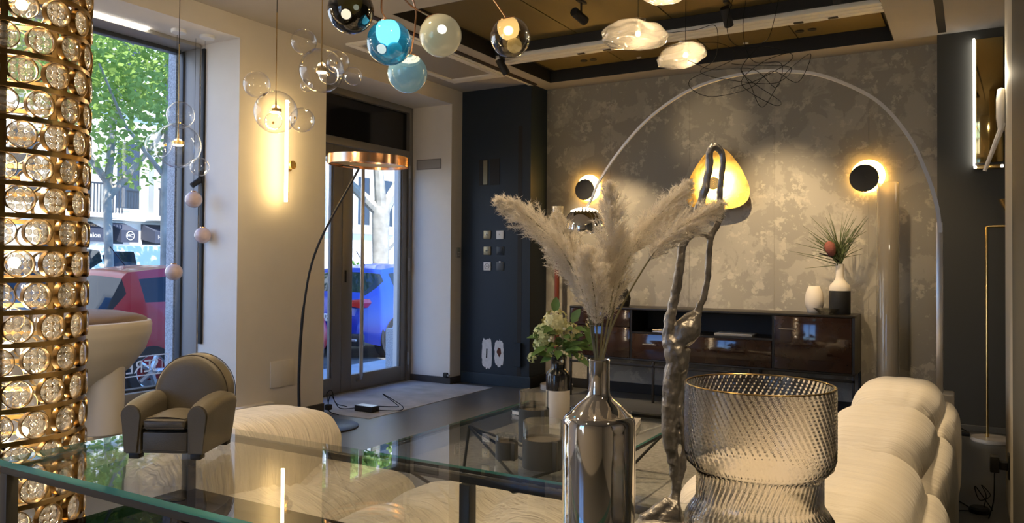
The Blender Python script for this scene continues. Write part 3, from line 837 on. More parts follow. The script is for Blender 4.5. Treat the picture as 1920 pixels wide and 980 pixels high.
def awning(y0, y1, txt=None, size=0.2):
    a = MB().prism([(0, 2.75), (0, 2.25), (0.75, 2.12), (0.75, 2.5)], y0, y1, Matrix.Rotation(PI/2, 4, 'X') @ Matrix.Scale(-1, 4, (0, 0, 1))).build('awning', AWN, bd, False)
    sf = B((-0.05, y0+0.05, 0.1), (0.02, y1-0.05, 2.25)).build('shopfront', mat('dark_shopfront', (0.03, 0.035, 0.045), 0.3), a)
    if txt:
        o = link('lettering', text_mesh(txt, size, 0.004), WHITE, a)
        o.rotation_euler = (PI/2, 0, PI/2); o.location = (0.756, (y0+y1)/2, 2.31)
    return a
awning(12.7, 14.28, 'Hair Care Salon', 0.20)
a2 = awning(14.82, 15.40)
o = link('lettering', text_mesh('HC', 0.14, 0.004), WHITE, a2); o.rotation_euler = (PI/2, 0, PI/2); o.location = (0.756, 15.11, 2.33)
MB().tube([(0.76, 15.11+0.13*math.cos(2*PI*k/24), 2.33+0.13*math.sin(2*PI*k/24)) for k in range(24)], 0.01, 6, closed=True).build('emblem_ring', WHITE, a2)
awning(15.98, 17.35, 'Hair Care Salon', 0.18)
# blue street sign seen in the left leaf of the door
sg = thing('street_sign', 'small blue sign high behind the left door leaf', 'sign', (-16.5, 16.6, -0.25))
MB().cyl((0, 0, 0), (0, 0, 4.6), 0.04, 10).build('post', FRAME_G, sg)
B((0.04, -0.5, 3.1), (0.07, 0.5, 3.75), 0.01).build('board', mat('sign_blue', (0.05, 0.16, 0.5), 0.5), sg)
o = link('lettering', text_mesh('A6', 0.4, 0.003), WHITE, sg); o.rotation_euler = (PI/2, 0, PI/2); o.location = (0.075, 0, 3.4)
# ================================================================== sofa
def puff_grid(fn, nu, nv, name, m, parent):
    return MB().grid(fn, nu, nv, True).build(name, m, parent, True, 80)
def superpuff(c, half, e1=0.55, e2=0.6, folds=14, famp=0.0025, seed=0, nu=96, nv=56, pinch=0.0, axis=1):
    # pillow-like rounded solid with gathered folds running round it
    def sg(v, p): return math.copysign(abs(v)**p, v)
    def f(u, v):
        a = 2*PI*u; b = -PI/2+PI*v
        x = sg(math.cos(b), e1)*sg(math.cos(a), e2); y = sg(math.cos(b), e1)*sg(math.sin(a), e2); z = sg(math.sin(b), e1)
        p = Vector((x*half[0], y*half[1], z*half[2]))
        q = p.normalized()
        w = [x, y, z][axis]
        ph = math.atan2(z, x) if axis == 1 else math.atan2(z, y)
        nzv = noise.noise(Vector((p.x*3+seed, p.y*3, p.z*3)))
        edge = min(1, abs(w)*1.3)
        fold = math.sin(folds*ph+4*nzv)*famp*edge + nzv*famp*1.2
        p = p + q*fold
        return (c[0]+p.x, c[1]+p.y, c[2]+p.z)
    return f
def seat_module(loc, rz, label, back=None, seed=0, group='sofa modules', fabric=None, W=0.98, D=0.98):
    fabric = fabric or SOFA
    t = thing('sofa_module', label, 'sofa', loc, rz, group)
    B((-W/2+0.06, -D/2+0.06, 0.02), (W/2-0.06, D/2-0.06, 0.12), 0.02).build('base', MATTBLACK, t)
    def f(u, v):
        # tufted cushion: four lobes around a pulled-in centre, rounded skirt
        def sg(q, p): return math.copysign(abs(q)**p, q)
        a = 2*PI*u; b = -PI/2+PI*v
        x = sg(math.cos(b), 0.6)*sg(math.cos(a), 0.5); y = sg(math.cos(b), 0.6)*sg(math.sin(a), 0.5); z = sg(math.sin(b), 0.7)
        px, py = x*W/2, y*D/2
        pz = 0.23+z*0.19
        rr = math.hypot(px, py)
        crease = math.exp(-(px/0.05)**2)*0.035+math.exp(-(py/0.05)**2)*0.035+math.exp(-(rr/0.13)**2)*0.09
        nz = noise.noise(Vector((px*4+seed*7, py*4, pz*4)))
        ang = math.atan2(py, px)
        crease += 0.006*math.sin(26*ang+5*nz)*math.exp(-((rr-0.22)/0.16)**2)
        s = 1-(0.05*math.exp(-(px/0.06)**2)*abs(y)**4+0.05*math.exp(-(py/0.06)**2)*abs(x)**4)
        side = 0.006*math.sin(60*ang)*(1-abs(z))
        return (px*s*(1+side*0.8), py*s*(1+side*0.8), pz-(crease if z > 0 else 0)+0.012*nz)
    puff_grid(f, 128, 60, 'seat_cushion', fabric, t)
    if back:
        for (c, half, ax) in back:
            puff_grid(superpuff(c, half, seed=seed+3, axis=ax), 110, 64, 'back_cushion', SOFA2 if fabric is SOFA2 else fabric, t)
    return t
# row nearest the long glass table
seat_module((-2.50, 2.39, 0), 0, 'cream tufted sofa module with a tall pleated end bolster, left behind the glass table',
            [((-0.27, 0.0, 0.36), (0.25, 0.49, 0.27), 1)], 1, W=0.92, D=0.96)
seat_module((-1.59, 2.39, 0), 0, 'cream tufted sofa seat without a back, seen through the middle of the glass table', None, 2, W=0.92, D=0.96)
# column along the right with backs
for k, (y, lab) in enumerate(((2.62, 'cream sofa module with rounded back directly behind the ribbed glass vase'),
                              (3.63, 'cream sofa module with rounded back in the middle of the right-hand row'),
                              (4.66, 'cream sofa module with rounded back at the far end beside the marble lamp base'))):
    t = seat_module((-0.64, y, 0), 0, lab, [((0.30, 0.0, 0.44), (0.22, 0.50, 0.245), 1)], 10+k, fabric=SOFA2)
    B((0.40, -0.42, 0.05), (0.44, 0.42, 0.42), 0.01).build('back_frame', MATTBLACK, t)
    puff_grid(superpuff((0.47, 0.0, 0.33), (0.12, 0.48, 0.24), seed=30+k), 80, 40, 'back_skirt', SOFA2, t)

# ================================================================== rug and coffee table
rg = tag(B((-3.2, 2.5, 0), (-0.9, 5.6, 0.014), 0.004).build('rug', RUG), 'grey woven rug under the glass coffee table', 'rug')
ct = thing('coffee_table', 'low square glass coffee table on crossing black rods', 'table', (-2.09, 3.92, 0.014))
def glass_slab(name, lo, hi, m, edge, parent):
    o = B(lo, hi).build(name, m, parent, False)
    o.data.materials.append(edge)
    for p in o.data.polygons:
        if abs(p.normal.z) < 0.5 and p.normal.y < 0.5: p.material_index = 1
    return o
CX0, CX1, CY0, CY1, CH = -0.57, 0.57, -0.86, 0.86, 0.325
glass_slab('glass_top', (CX0, CY0, CH), (CX1, CY1, CH+0.012), TABLEGLASS, GLASSEDGE, ct)
for lo, hi in (((CX0, CY0, CH-0.016), (CX0+0.014, CY1, CH)), ((CX1-0.014, CY0, CH-0.016), (CX1, CY1, CH)), ((CX0, CY1-0.014, CH-0.016), (CX1, CY1, CH)), ((CX0, CY0, CH-0.016), (CX1, CY0+0.014, CH))):
    B(lo, hi).build('top_frame', BLACKMETAL, ct)
tops = [(-0.5, -0.8), (0.5, -0.8), (0.5, 0.8), (-0.5, 0.8), (-0.5, 0.0), (0.5, 0.0)]
feet = [(-0.28, -0.42), (0.28, -0.42), (-0.28, 0.42), (0.28, 0.42)]
for fx, fy in feet:
    for tx, ty in tops:
        if math.hypot(tx-fx, ty-fy) < 1.12:
            MB().cyl((fx, fy, 0.010), (tx, ty, CH-0.012), 0.0085, 8).build('rod', BLACKMETAL, ct)
ZT = 0.014+CH+0.012
# ---- things on the coffee table
CANDLE = mat('slate_sleeve', (0.035, 0.040, 0.042), 0.55)
VASEGLASS = thin_glass('clear_vessel_glass', (0.96, 0.97, 0.96), 0.06, power=3)
WAX = mat('dark_wax', (0.035, 0.03, 0.026), 0.5)
def vessel(x, y, r, h, hs, label):
    t = thing('candle_glass', label, 'candle holder', (x, y, ZT), 0, 'three slate and glass candle holders')
    MB().lathe([(0, 0.001), (r, 0.001), (r, hs), (r-0.003, hs), (r-0.003, 0.006)], 40).build('sleeve', CANDLE, t)
    MB().lathe([(r-0.004, hs*0.4), (r-0.004, h), (r-0.0065, h), (r-0.0065, hs*0.4)], 40).build('glass', VASEGLASS, t)
    MB().lathe([(0, hs-0.012), (r-0.008, hs-0.012), (r-0.008, hs*0.5), (0, hs*0.5)], 32).build('wax', WAX, t)
    B((r*0.9*math.cos(0.2)-0.01, -r*0.45-0.01, 0.0), (r*0.9*math.cos(0.2)+0.014, -r*0.45+0.01, hs), 0.003).build('seam', CANDLE, t)
vessel(-1.96, 3.30, 0.055, 0.115, 0.085, 'smallest slate candle holder with glass rim, front left of the three')
vessel(-1.735, 3.25, 0.095, 0.215, 0.135, 'wide slate candle holder with tall glass rim, front right of the three')
vessel(-2.03, 3.70, 0.082, 0.27, 0.175, 'tall slate candle holder with glass rim, rearmost of the three')
def book(x, y, w, d, h, rz, cover, label, pic=None, z=None):
    t = thing('book', label, 'book', (x, y, ZT if z is None else z), rz)
    B((-w/2, -d/2, 0), (w/2, d/2, 0.004), 0.001).build('back_cover', cover, t)
    B((-w/2, -d/2, h-0.004), (w/2, d/2, h), 0.001).build('front_cover', cover, t)
    B((-w/2+0.004, -d/2+0.004, 0.004), (w/2-0.002, d/2-0.004, h-0.004)).build('pages', WHITE, t)
    B((-w/2-0.001, -d/2, 0), (-w/2+0.003, d/2, h), 0.001).build('spine', cover, t)
    if pic: B((-w*0.3, -d*0.3, h), (w*0.35, d*0.25, h+0.0008)).build('cover_picture', pic, t)
book(-2.32, 4.36, 0.32, 0.26, 0.03, R(-12), BLACKC, 'thin black book with pale cover picture on the glass coffee table', WHITE)
book(-1.82, 4.28, 0.30, 0.24, 0.035, R(14), mat('grey_cover', (0.32, 0.31, 0.30), 0.5), 'grey magazine behind the black and white bottle vase', mat('dark_print', (0.06, 0.03, 0.03), 0.5))
# bottle vase with bouquet
bv = thing('bottle_vase', 'black and white ceramic bottle vase holding green bouquet on coffee table', 'vase', (-2.09, 4.10, ZT))
MB().lathe([(0, 0.001), (0.066, 0.001), (0.070, 0.006), (0.070, 0.215)], 36).build('white_body', WHITEM, bv)
MB().lathe([(0.070, 0.215), (0.070, 0.30), (0.066, 0.315), (0.045, 0.335), (0.041, 0.345), (0.041, 0.41), (0.044, 0.415), (0.037, 0.415), (0.037, 0.30)], 36).build('black_neck', BLACKC, bv)
bq = thing('flower_bouquet', 'bouquet of pale green hydrangea, leaves and white berries in the bottle vase', 'bouquet', (-2.09, 4.10, ZT+0.41), YAW)
rnd = random.Random(7)
PETAL = mat('hydrangea_petal', (0.80, 0.77, 0.42), 0.7, var=0.25, vscale=14, sss=0.0)
PETALG = mat('green_petal', (0.60, 0.66, 0.34), 0.7, var=0.25, vscale=14)
BLEAF = mat('bouquet_leaf', (0.13, 0.24, 0.07), 0.5, var=0.35, vscale=12)
BERRY = mat('white_berry', (0.82, 0.78, 0.62), 0.4)
STEMG = mat('green_stem', (0.10, 0.14, 0.05), 0.6)
def floret_head(c, r, m, seed, n=70):
    rr = random.Random(seed); mb = MB()
    for i in range(n):
        d = Vector((rr.gauss(0, 1), rr.gauss(0, 1), rr.gauss(0, 1))).normalized()
        p = Vector(c)+d*r*rr.uniform(0.85, 1.0)
        a = d.orthogonal().normalized(); b = d.cross(a)
        s = r*0.33
        for k in range(4):
            th = k*PI/2+rr.uniform(-.2, .2)
            u = a*math.cos(th)+b*math.sin(th); v = d.cross(u)
            mb.quad(p, p+u*s*0.55+v*s*0.42+d*s*0.12, p+u*s+d*s*0.22, p+u*s*0.55-v*s*0.42+d*s*0.12)
    return mb.build('flower_head', m, bq, False)
floret_head((-0.02, 0, 0.20), 0.075, PETAL, 1); floret_head((-0.085, -0.02, 0.13), 0.06, PETALG, 2); floret_head((-0.10, 0.01, 0.07), 0.05, PETALG, 3)
floret_head((0.07, 0.0, 0.14), 0.055, PETAL, 4); floret_head((0.10, 0.03, 0.22), 0.022, PETALG, 5, 24); floret_head((0.18, 0.0, 0.19), 0.022, PETAL, 6, 24); floret_head((-0.15, 0.0, -0.01), 0.03, PETALG, 7, 30); floret_head((0.12, -0.03, 0.0), 0.025, PETAL, 8, 24)
def leaf_obj(p, d, L, w, parent, m, name='leaf', droop=0.25, nrm=None):
    p = Vector(p); d = Vector(d).normalized()
    n_ = Vector(nrm) if nrm else Vector((0, -0.6, 0.8))
    s = d.cross(n_).normalized(); n_ = s.cross(d).normalized()
    prof = [(0, 0.02), (0.2, 0.75), (0.45, 1.0), (0.75, 0.6), (1.0, 0.0)]
    mb = MB(); rows = []
    for t, ww in prof:
        c = p+d*L*t-Vector((0, 0, 1))*droop*L*t*t
        rows.append((mb.bm.verts.new(c-s*w*ww/2+n_*w*ww*0.12), mb.bm.verts.new(c), mb.bm.verts.new(c+s*w*ww/2+n_*w*ww*0.12)))
    for a, b in zip(rows, rows[1:]):
        mb.bm.faces.new((a[0], a[1], b[1], b[0])); mb.bm.faces.new((a[1], a[2], b[2], b[1]))
    return mb.build(name, m, parent)
for i in range(46):
    a = rnd.uniform(0, 2*PI); z = rnd.uniform(-0.01, 0.17); r0 = rnd.uniform(0.02, 0.09)
    leaf_obj((r0*math.cos(a)+0.01, r0*math.sin(a)*0.7-0.02, z), (math.cos(a), math.sin(a)*0.7-0.2, rnd.uniform(-0.3, 0.6)), rnd.uniform(0.07, 0.13), rnd.uniform(0.035, 0.055), bq, BLEAF)
for p, d in (((0.10, 0, 0.05), (1, 0, 0.1)), ((0.12, 0, 0.06), (1, 0, 0.6)), ((0.08, -0.02, 0.02), (0.8, -0.2, -0.4)), ((0.15, 0, 0.18), (0.5, 0, -1)), ((-0.02, 0, 0.25), (0.05, 0, 1)), ((-0.06, 0, 0.11), (-1, 0, 0.2)), ((0.08, 0, 0.19), (0.4, 0, 1))):
    leaf_obj(p, d, 0.13, 0.055, bq, BLEAF)
for p in ((0.015, -0.08, 0.035), (0.03, -0.085, 0.03), (0.045, -0.085, 0.02), (0.02, -0.08, -0.02), (-0.045, -0.09, 0.115), (-0.055, -0.09, 0.10), (0.03, -0.08, 0.165)):
    MB().sphere(p, 0.0095, 12, 8).build('berry', BERRY, bq)
for p in ((0.10, 0.03, 0.21), (0.18, 0, 0.185), (-0.15, 0, -0.01), (0.12, -0.03, 0), (-0.02, 0, 0.16), (-0.09, 0, 0.1), (0.07, 0, 0.12), (0.02, -0.08, 0.0)):
    MB().tube(catmull([(0, 0, -0.10), (p[0]*0.3, p[1]*0.3, 0.02), p], 5), 0.003, 6).build('stem', STEMG, bq)

# ================================================================== long glass display table
dt = thing('display_table', 'long glass-topped table with black metal frame in the foreground', 'table', (-2.445, 1.225, 0))
TW, TL, TH = 0.645, 2.62, 0.72
glass_slab('glass_top', (-0.004, -0.004, TH-0.018), (TL, TW, TH), TABLEGLASS, GLASSEDGE, dt)
for lo, hi in (((0, 0, TH-0.04), (TL, 0.022, TH-0.0185)), ((0, TW-0.022, TH-0.04), (TL, TW, TH-0.0185)), ((0, 0.022, TH-0.04), (0.022, TW-0.022, TH-0.0185)), ((TL-0.022, 0.022, TH-0.04), (TL, TW-0.022, TH-0.0185))):
    B(lo, hi, 0.002).build('top_rail', GUNMETAL, dt)
for lx in (0.0, 1.20, TL-0.035):
    for ly in (0.0, TW-0.035):
        B((lx, ly, 0), (lx+0.035, ly+0.035, TH-0.04), 0.002).build('leg', GUNMETAL, dt)
B((0.0, 0.0, 0.475), (TL, TW, 0.483)).build('smoked_shelf', SMOKEGLASS, dt)
for lo, hi in (((0.035, 0, 0.45), (TL, 0.02, 0.4745)), ((0.035, TW-0.02, 0.45), (TL, TW, 0.4745)), ((0, 0.035, 0.45), (0.02, TW-0.035, 0.4745))):
    B(lo, hi, 0.002).build('lower_rail', MATTBLACK, dt)
cardm = tag(B((-1.98, 1.36, 0.4835), (-1.72, 1.56, 0.486)).build('printed_card', WHITE), 'white printed card on the lower shelf of the display table', 'card')
# ---- miniature leather armchair
ac = thing('leather_armchair', 'small olive grey leather club armchair standing on the glass table', 'armchair', (-2.09, 1.57, TH), R(28))
ac.scale = (0.78, 0.80, 0.96)
sw = 0.165; sc = 1.0
for sx in (1, -1):
    # arm: rounded top, straight tapering outer side
    arm = MB()
    prof = []
    for k in range(13):
        a = PI*k/12
        prof.append((0.043*math.cos(a), 0.135+0.034*math.sin(a)))
    poly = [(-0.036, 0.018), (0.036 if sx > 0 else 0.036, 0.018)]+prof
    rows = []
    ny = 9
    for i in range(ny):
        v = i/(ny-1)
        yy = -0.145+0.265*v
        tw = 1.0-0.10*(1 if i in (0, ny-1) else 0)
        row = []
        for (px_, pz_) in poly:
            tx = px_ * (0.84 if pz_ < 0.05 else 1.0) * tw
            zz = 0.018+(pz_-0.018)*(1.0 if i not in (0, ny-1) else 0.975)+(0.012*math.sin(PI*v)+0.010*v if pz_ > 0.1 else 0)
            lean = sx*(0.118+ (0.010 if pz_ > 0.1 else 0.0))
            row.append(arm.bm.verts.new((lean+tx, yy, zz)))
        rows.append(row)
    n_ = len(poly)
    for a_, b_ in zip(rows, rows[1:]):
        for k in range(n_): arm.bm.faces.new((a_[k], a_[(k+1) % n_], b_[(k+1) % n_], b_[k]))
    arm.bm.faces.new(rows[0]); arm.bm.faces.new(rows[-1][::-1])
    ao = arm.build('armrest', LEATHER, ac, True, 50)
    fp = [(sx*0.126+ (p[0]*0.80 if p[1] > 0.1 else p[0]*0.62), -0.1495, 0.022+(p[1]-0.018)*0.93) for p in poly]
    MB().prism([(p[0], p[2]) for p in fp], 0.145, 0.1515, Matrix.Rotation(PI/2, 4, 'X')).build('arm_front', LEATHER, ao)
    MB().tube(fp, 0.0016, 6, closed=True).build('piping', PIPING, ao)
def bk(u, v):
    a = PI*1.16*(u-0.5)*2
    return 0
back = MB()
N = 40
outl = []
for k in range(N+1):
    a = -0.10*PI+1.2*PI*k/N
    outl.append((0.150*math.cos(a), 0.170+0.128*math.sin(a)))
outl = [(0.118, 0.02)]+outl+[(-0.118, 0.02)]
outl = outl[::-1]
levels = [(0.155, 0.90), (0.150, 0.97), (0.135, 1.0), (0.085, 1.0), (0.066, 0.97), (0.055, 0.90), (0.048, 0.75), (0.043, 0.5), (0.041, 0.2)]
cz = 0.15
rows = []
for yy, s_ in levels:
    rows.append([back.bm.verts.new((x*s_, yy+0.025*(z-0.1), cz+(z-cz)*s_)) for x, z in outl])
n_ = len(outl)
for a_, b_ in zip(rows, rows[1:]):
    for k in range(n_): back.bm.faces.new((a_[k], a_[(k+1) % n_], b_[(k+1) % n_], b_[k]))
back.bm.faces.new(rows[0]); back.bm.faces.new(rows[-1][::-1])
bo = back.build('backrest', LEATHER, ac, True, 50)
for yy, s_ in ((0.152, 0.985), (0.072, 0.99)):
    MB().tube([(x*s_, yy+0.025*(z-0.1), cz+(z-cz)*s_) for x, z in outl[1:-1]], 0.0016, 6).build('piping', PIPING, bo)
cu = B((-0.082, -0.150, 0.088), (0.082, 0.06, 0.125), 0.016, 4).build('seat_cushion', LEATHER, ac, True, 60)
MB().grid(lambda u, v: (-0.076+0.152*u, -0.142+0.19*v, 0.124+0.018*math.sin(PI*u)*math.sin(PI*min(1, v*0.9+0.1))), 16, 16).build('cushion_crown', LEATHER, cu)
for z in (0.096, 0.118): MB().tube([(-0.078, -0.148, z), (0, -0.1525, z), (0.078, -0.148, z)], 0.0014, 6).build('piping', PIPING, cu)
B((-0.085, -0.140, 0.018), (0.085, 0.10, 0.082), 0.005).build('front_rail', LEATHER, ac)
MB().cyl((-0.083, -0.142, 0.028), (0.083, -0.142, 0.028), 0.0014, 6).build('rail_seam', PIPING, ac)
for fx in (-0.118, 0.118):
    for fy in (-0.12, 0.115): B((fx-0.02, fy-0.02, 0.0005), (fx+0.02, fy+0.02, 0.019), 0.003).build('foot', DARKWOOD, ac)

# ---- chrome bottle with pampas grass
cv = thing('chrome_vase', 'tall mirror chrome bottle vase on the glass table', 'vase', (-0.669, 1.5, TH), YAW)
prof = [(0, 0.001), (0.070, 0.001), (0.0755, 0.006), (0.0755, 0.25)]
for k in range(1, 9):
    a = PI/2*k/8*0.8
    prof.append((0.0755-0.020*(1-math.cos(a)), 0.25+0.022*math.sin(a)))
prof += [(0.045, 0.289), (0.030, 0.301), (0.0245, 0.308), (0.0222, 0.315), (0.0215, 0.33), (0.0215, 0.378), (0.0225, 0.381), (0.021, 0.383), (0.0195, 0.38), (0.0195, 0.31)]
MB().lathe(prof, 64).build('body', CHROME, cv)
PAMP, n_, l_, b_ = new_mat('pampas_plume')
n_.remove(b_)
pd_ = n_.new('ShaderNodeBsdfDiffuse'); pt_ = n_.new('ShaderNodeBsdfTranslucent'); pm_ = n_.new('ShaderNodeMixShader')
for q_ in (pd_, pt_): q_.inputs[0].default_value = (0.88, 0.84, 0.77, 1)
l_.new(pd_.outputs[0], pm_.inputs[1]); l_.new(pt_.outputs[0], pm_.inputs[2]); l_.new(pm_.outputs[0], n_['Material Output'].inputs[0])
PSTEM = mat('pampas_stem', (0.22, 0.21, 0.12), 0.7, var=0.3, vscale=30)
KPX = 902.0
def pampas(pts, length_px, wpx, label, seed, depth=(0, 0), n=9000):
    # pts: tip to neck, (px, py, depth) relative to the vase neck in 1/902 m
    rr = random.Random(seed)
    W_ = [Vector(((p[0]-1123)/KPX, p[2], (675-p[1])/KPX)) for p in pts]
    line = catmull(W_, 10)[::-1]      # from neck to tip
    t = thing('pampas_stem', label, 'pampas grass', (-0.669, 1.5, TH+0.381), YAW, 'pampas grass stems in the chrome vase')
    line = [Vector((line[0].x*0.5, line[0].y*0.5, -0.20))]+line
    L = [0]
    for a, b in zip(line, line[1:]): L.append(L[-1]+(b-a).length)
    tot = L[-1]
    def at_(s):
        for i in range(len(L)-1):
            if s <= L[i+1]: return line[i].lerp(line[i+1], (s-L[i])/max(1e-9, L[i+1]-L[i])), (line[i+1]-line[i]).normalized()
        return line[-1], (line[-1]-line[-2]).normalized()
    MB().tube(line, [0.0034*(1-0.75*l/tot) for l in L], 6).build('stalk', PSTEM, t)
    pl = 0.92*length_px/KPX; wd = 0.85*wpx/KPX
    vs, fs = [], []
    nb = 150
    def hair(p0, dr, ln, w):
        j = Vector((rr.gauss(0, 0.25), rr.gauss(0, 0.25), rr.gauss(0, 0.25)))
        p1 = p0+dr*ln*0.5; p2 = p0+(dr+j).normalized()*ln
        sd = dr.cross(Vector((rr.gauss(0, 1), rr.gauss(0, 1), rr.gauss(0, 1)))).normalized()*w
        k = len(vs)
        vs.extend((p0-sd, p0+sd, p1-sd*0.9, p1+sd*0.9, p2))
        fs.extend(((k, k+1, k+3, k+2), (k+2, k+3, k+4)))
    for i in range(nb):          # small side sprays, each a tuft of short curled hairs
        u = (i+rr.random())/nb
        p, d = at_(tot-pl*(1-u*0.985))
        prof_ = 0.10+1.0*math.sin(PI*(0.16+0.82*u**0.8))**0.9
        o = Matrix.Rotation(i*2.4+rr.uniform(-0.5, 0.5), 3, d) @ d.orthogonal().normalized()
        sl = wd*prof_*rr.uniform(0.75, 1.25)
        dr = (o*rr.uniform(0.38, 0.62)+d*1.0+Vector((0, 0, -0.08))).normalized()
        for k_ in range(n//nb):
            t_ = rr.random()**0.7
            q = p+dr*sl*t_+Vector((0, 0, -1))*sl*0.10*t_*t_
            hd = (dr*0.9+Vector((rr.gauss(0, 0.5), rr.gauss(0, 0.5), rr.gauss(0, 0.5)))).normalized()
            hair(q, hd, wd*rr.uniform(0.10, 0.30)*(0.5+0.5*prof_), rr.uniform(0.0003, 0.0006))
    me = bpy.data.meshes.new('plume'); me.from_pydata([tuple(v) for v in vs], [], fs)
    o = link('plume', me, PAMP, t); o['kind'] = 'stuff'
pampas([(930, 374, 0.02), (985, 405, 0.01), (1045, 462, 0), (1090, 545, 0), (1112, 640, 0), (1118, 675, 0)], 215, 62, 'pampas plume arching furthest left over the navy wall', 1)
pampas([(1042, 398, 0.05), (1062, 450, 0.04), (1088, 520, 0.02), (1108, 600, 0), (1118, 675, 0)], 225, 62, 'upright pampas plume left of centre beside the chrome lamp shade', 2)
pampas([(1138, 345, 0.0), (1146, 400, 0), (1142, 480, 0), (1132, 560, 0), (1124, 675, 0)], 235, 66, 'tallest upright pampas plume in the middle of the chrome vase', 3)
pampas([(1300, 338, 0.05), (1255, 385, 0.04), (1205, 440, 0.03), (1165, 520, 0.01), (1130, 675, 0)], 205, 62, 'pampas plume leaning right towards the gold wall lamp, upper of two', 4)
pampas([(1352, 380, 0.0), (1290, 415, 0), (1240, 455, 0), (1195, 520, 0), (1150, 605, 0), (1128, 675, 0)], 195, 58, 'pampas plume reaching furthest right across the bronze sculpture', 5)
pampas([(1092, 470, -0.05), (1104, 520, -0.04), (1114, 580, -0.02), (1120, 675, 0)], 165, 66, 'short pampas plume low at the front of the chrome vase', 6, n=7000)
pampas([(1165, 430, 0.03), (1158, 500, 0.02), (1145, 570, 0.01), (1126, 675, 0)], 190, 64, 'pampas plume just right of the tallest one in the chrome vase', 7, n=7000)
pampas([(1030, 455, 0.06), (1070, 505, 0.05), (1098, 560, 0.03), (1116, 675, 0)], 150, 56, 'short pampas plume behind the leftmost arching one', 8, n=6000)

# ---- bronze sculpture
SCULPT = mat('pewter_bronze', (0.36, 0.345, 0.33), 0.36, 0.75, var=0.35, vscale=22, bump=0.5, bscale=45)
sc_ = thing('bronze_sculpture', 'tall thin cast metal abstract sculpture on the glass table', 'sculpture', (-0.604, 1.69, TH), YAW)
KS = 1470/1.76
def sp(p): return Vector(((p[0]-1240)/KS, p[3] if len(p) > 3 else 0, (980-p[1])/KS))
def strand(mb, pts, n=5):
    P_ = catmull([sp(p) for p in pts], n)
    W_ = catmull([Vector((p[2]/KS/2, 0, 0)) for p in pts], n)
    mb.tube(P_, [max(0.002, w.x) for w in W_], 10)
mb = MB()
strand(mb, [(1338, 272, 15), (1331, 283, 15), (1330, 310, 15), (1325, 340, 15), (1317, 370, 16), (1307, 400, 15), (1302, 425, 15), (1292, 440, 16), (1280, 460, 17), (1275, 500, 18), (1268, 545, 19), (1260, 585, 20), (1254, 620, 22), (1257, 645, 30)])
strand(mb, [(1338, 272, 14), (1349, 278, 13), (1356, 295, 12), (1353, 330, 12), (1350, 370, 12), (1352, 400, 13), (1345, 420, 13), (1334, 440, 13), (1330, 475, 12), (1328, 515, 13), (1324, 545, 13), (1316, 566, 14), (1308, 584, 18), (1298, 602, 40), (1288, 620, 50), (1274, 640, 36), (1265, 655, 34)])
strand(mb, [(1286, 446, 14), (1305, 438, 11), (1320, 439, 10), (1335, 442, 12)])
strand(mb, [(1256, 632, 28), (1266, 655, 42), (1270, 680, 40), (1264, 700, 36), (1259, 740, 33), (1256, 780, 28), (1259, 820, 32), (1262, 850, 24), (1266, 890, 15), (1266, 925, 12), (1262, 945, 40), (1255, 975, 66)])
strand(mb, [(1284, 655, 26), (1288, 680, 12), (1284, 710, 9), (1279, 740, 10), (1272, 764, 16), (1279, 790, 12), (1286, 830, 14), (1284, 870, 13), (1276, 905, 12), (1270, 935, 14)])
strand(mb, [(1262, 940, 34), (1235, 965, 40), (1205, 975, 24)])
fig = mb.build('figure', SCULPT, sc_)
fig.location = (0, 0, 0.0)
rm = fig.modifiers.new('remesh', 'REMESH'); rm.mode = 'VOXEL'; rm.voxel_size = 0.0028; rm.use_smooth_shade = True
sm = fig.modifiers.new('smooth', 'SMOOTH'); sm.factor = 0.5; sm.iterations = 4
tx = bpy.data.textures.new('lumps', 'CLOUDS'); tx.noise_scale = 0.02
dp = fig.modifiers.new('lumps', 'DISPLACE'); dp.texture = tx; dp.strength = 0.007; dp.mid_level = 0.5
MB().lathe([(0, 0.0008), (0.052, 0.0008), (0.054, 0.006), (0.045, 0.014), (0, 0.02)], 32, Matrix.Translation((0.005, 0, 0))).build('plinth', SCULPT, sc_)

# ---- ribbed smoked-glass vase
rvm, n_, l_, b_ = new_mat('smoked_ribbed_glass')
b_.inputs['Base Color'].default_value = (0.96, 0.935, 0.89, 1); b_.inputs['Transmission Weight'].default_value = 1; b_.inputs['Roughness'].default_value = 0.0; b_.inputs['IOR'].default_value = 1.45
rv = thing('ribbed_glass_vase', 'wide smoked glass vase with diagonal ribs in stacked tiers', 'vase', (-0.333, 1.45, TH), YAW)
KR = 1470/1.42
prof = [(0.10, 0.0), (0.128, 0.012), (0.1305, 0.03), (0.1305, 0.100), (0.128, 0.128), (0.118, 0.144), (0.112, 0.152), (0.109, 0.162), (0.109, 0.203), (0.111, 0.212), (0.118, 0.217), (0.126, 0.225), (0.130, 0.24), (0.1305, 0.26), (0.1305, 0.365)]
fine = []
for (r0, z0), (r1, z1) in zip(prof, prof[1:]):
    k = max(1, int(math.hypot(r1-r0, z1-z0)/0.006))
    fine += [(r0+(r1-r0)*i/k, z0+(z1-z0)*i/k) for i in range(k)]
fine.append(prof[-1])
NR, SEG = 72, 72*6
def twist(z):   # ribs lean one way in the wide tiers and the other way in the waist
    pts_ = [(0, 0), (0.150, 0.55), (0.212, 0.30), (0.365, 0.95)]
    return interp(pts_, z)
mb = MB()
outer = [[mb.bm.verts.new(((r+0.0017*math.cos(NR*(2*PI*i/SEG+twist(z))))*math.cos(2*PI*i/SEG), (r+0.0017*math.cos(NR*(2*PI*i/SEG+twist(z))))*math.sin(2*PI*i/SEG), z+0.001)) for i in range(SEG)] for r, z in fine]
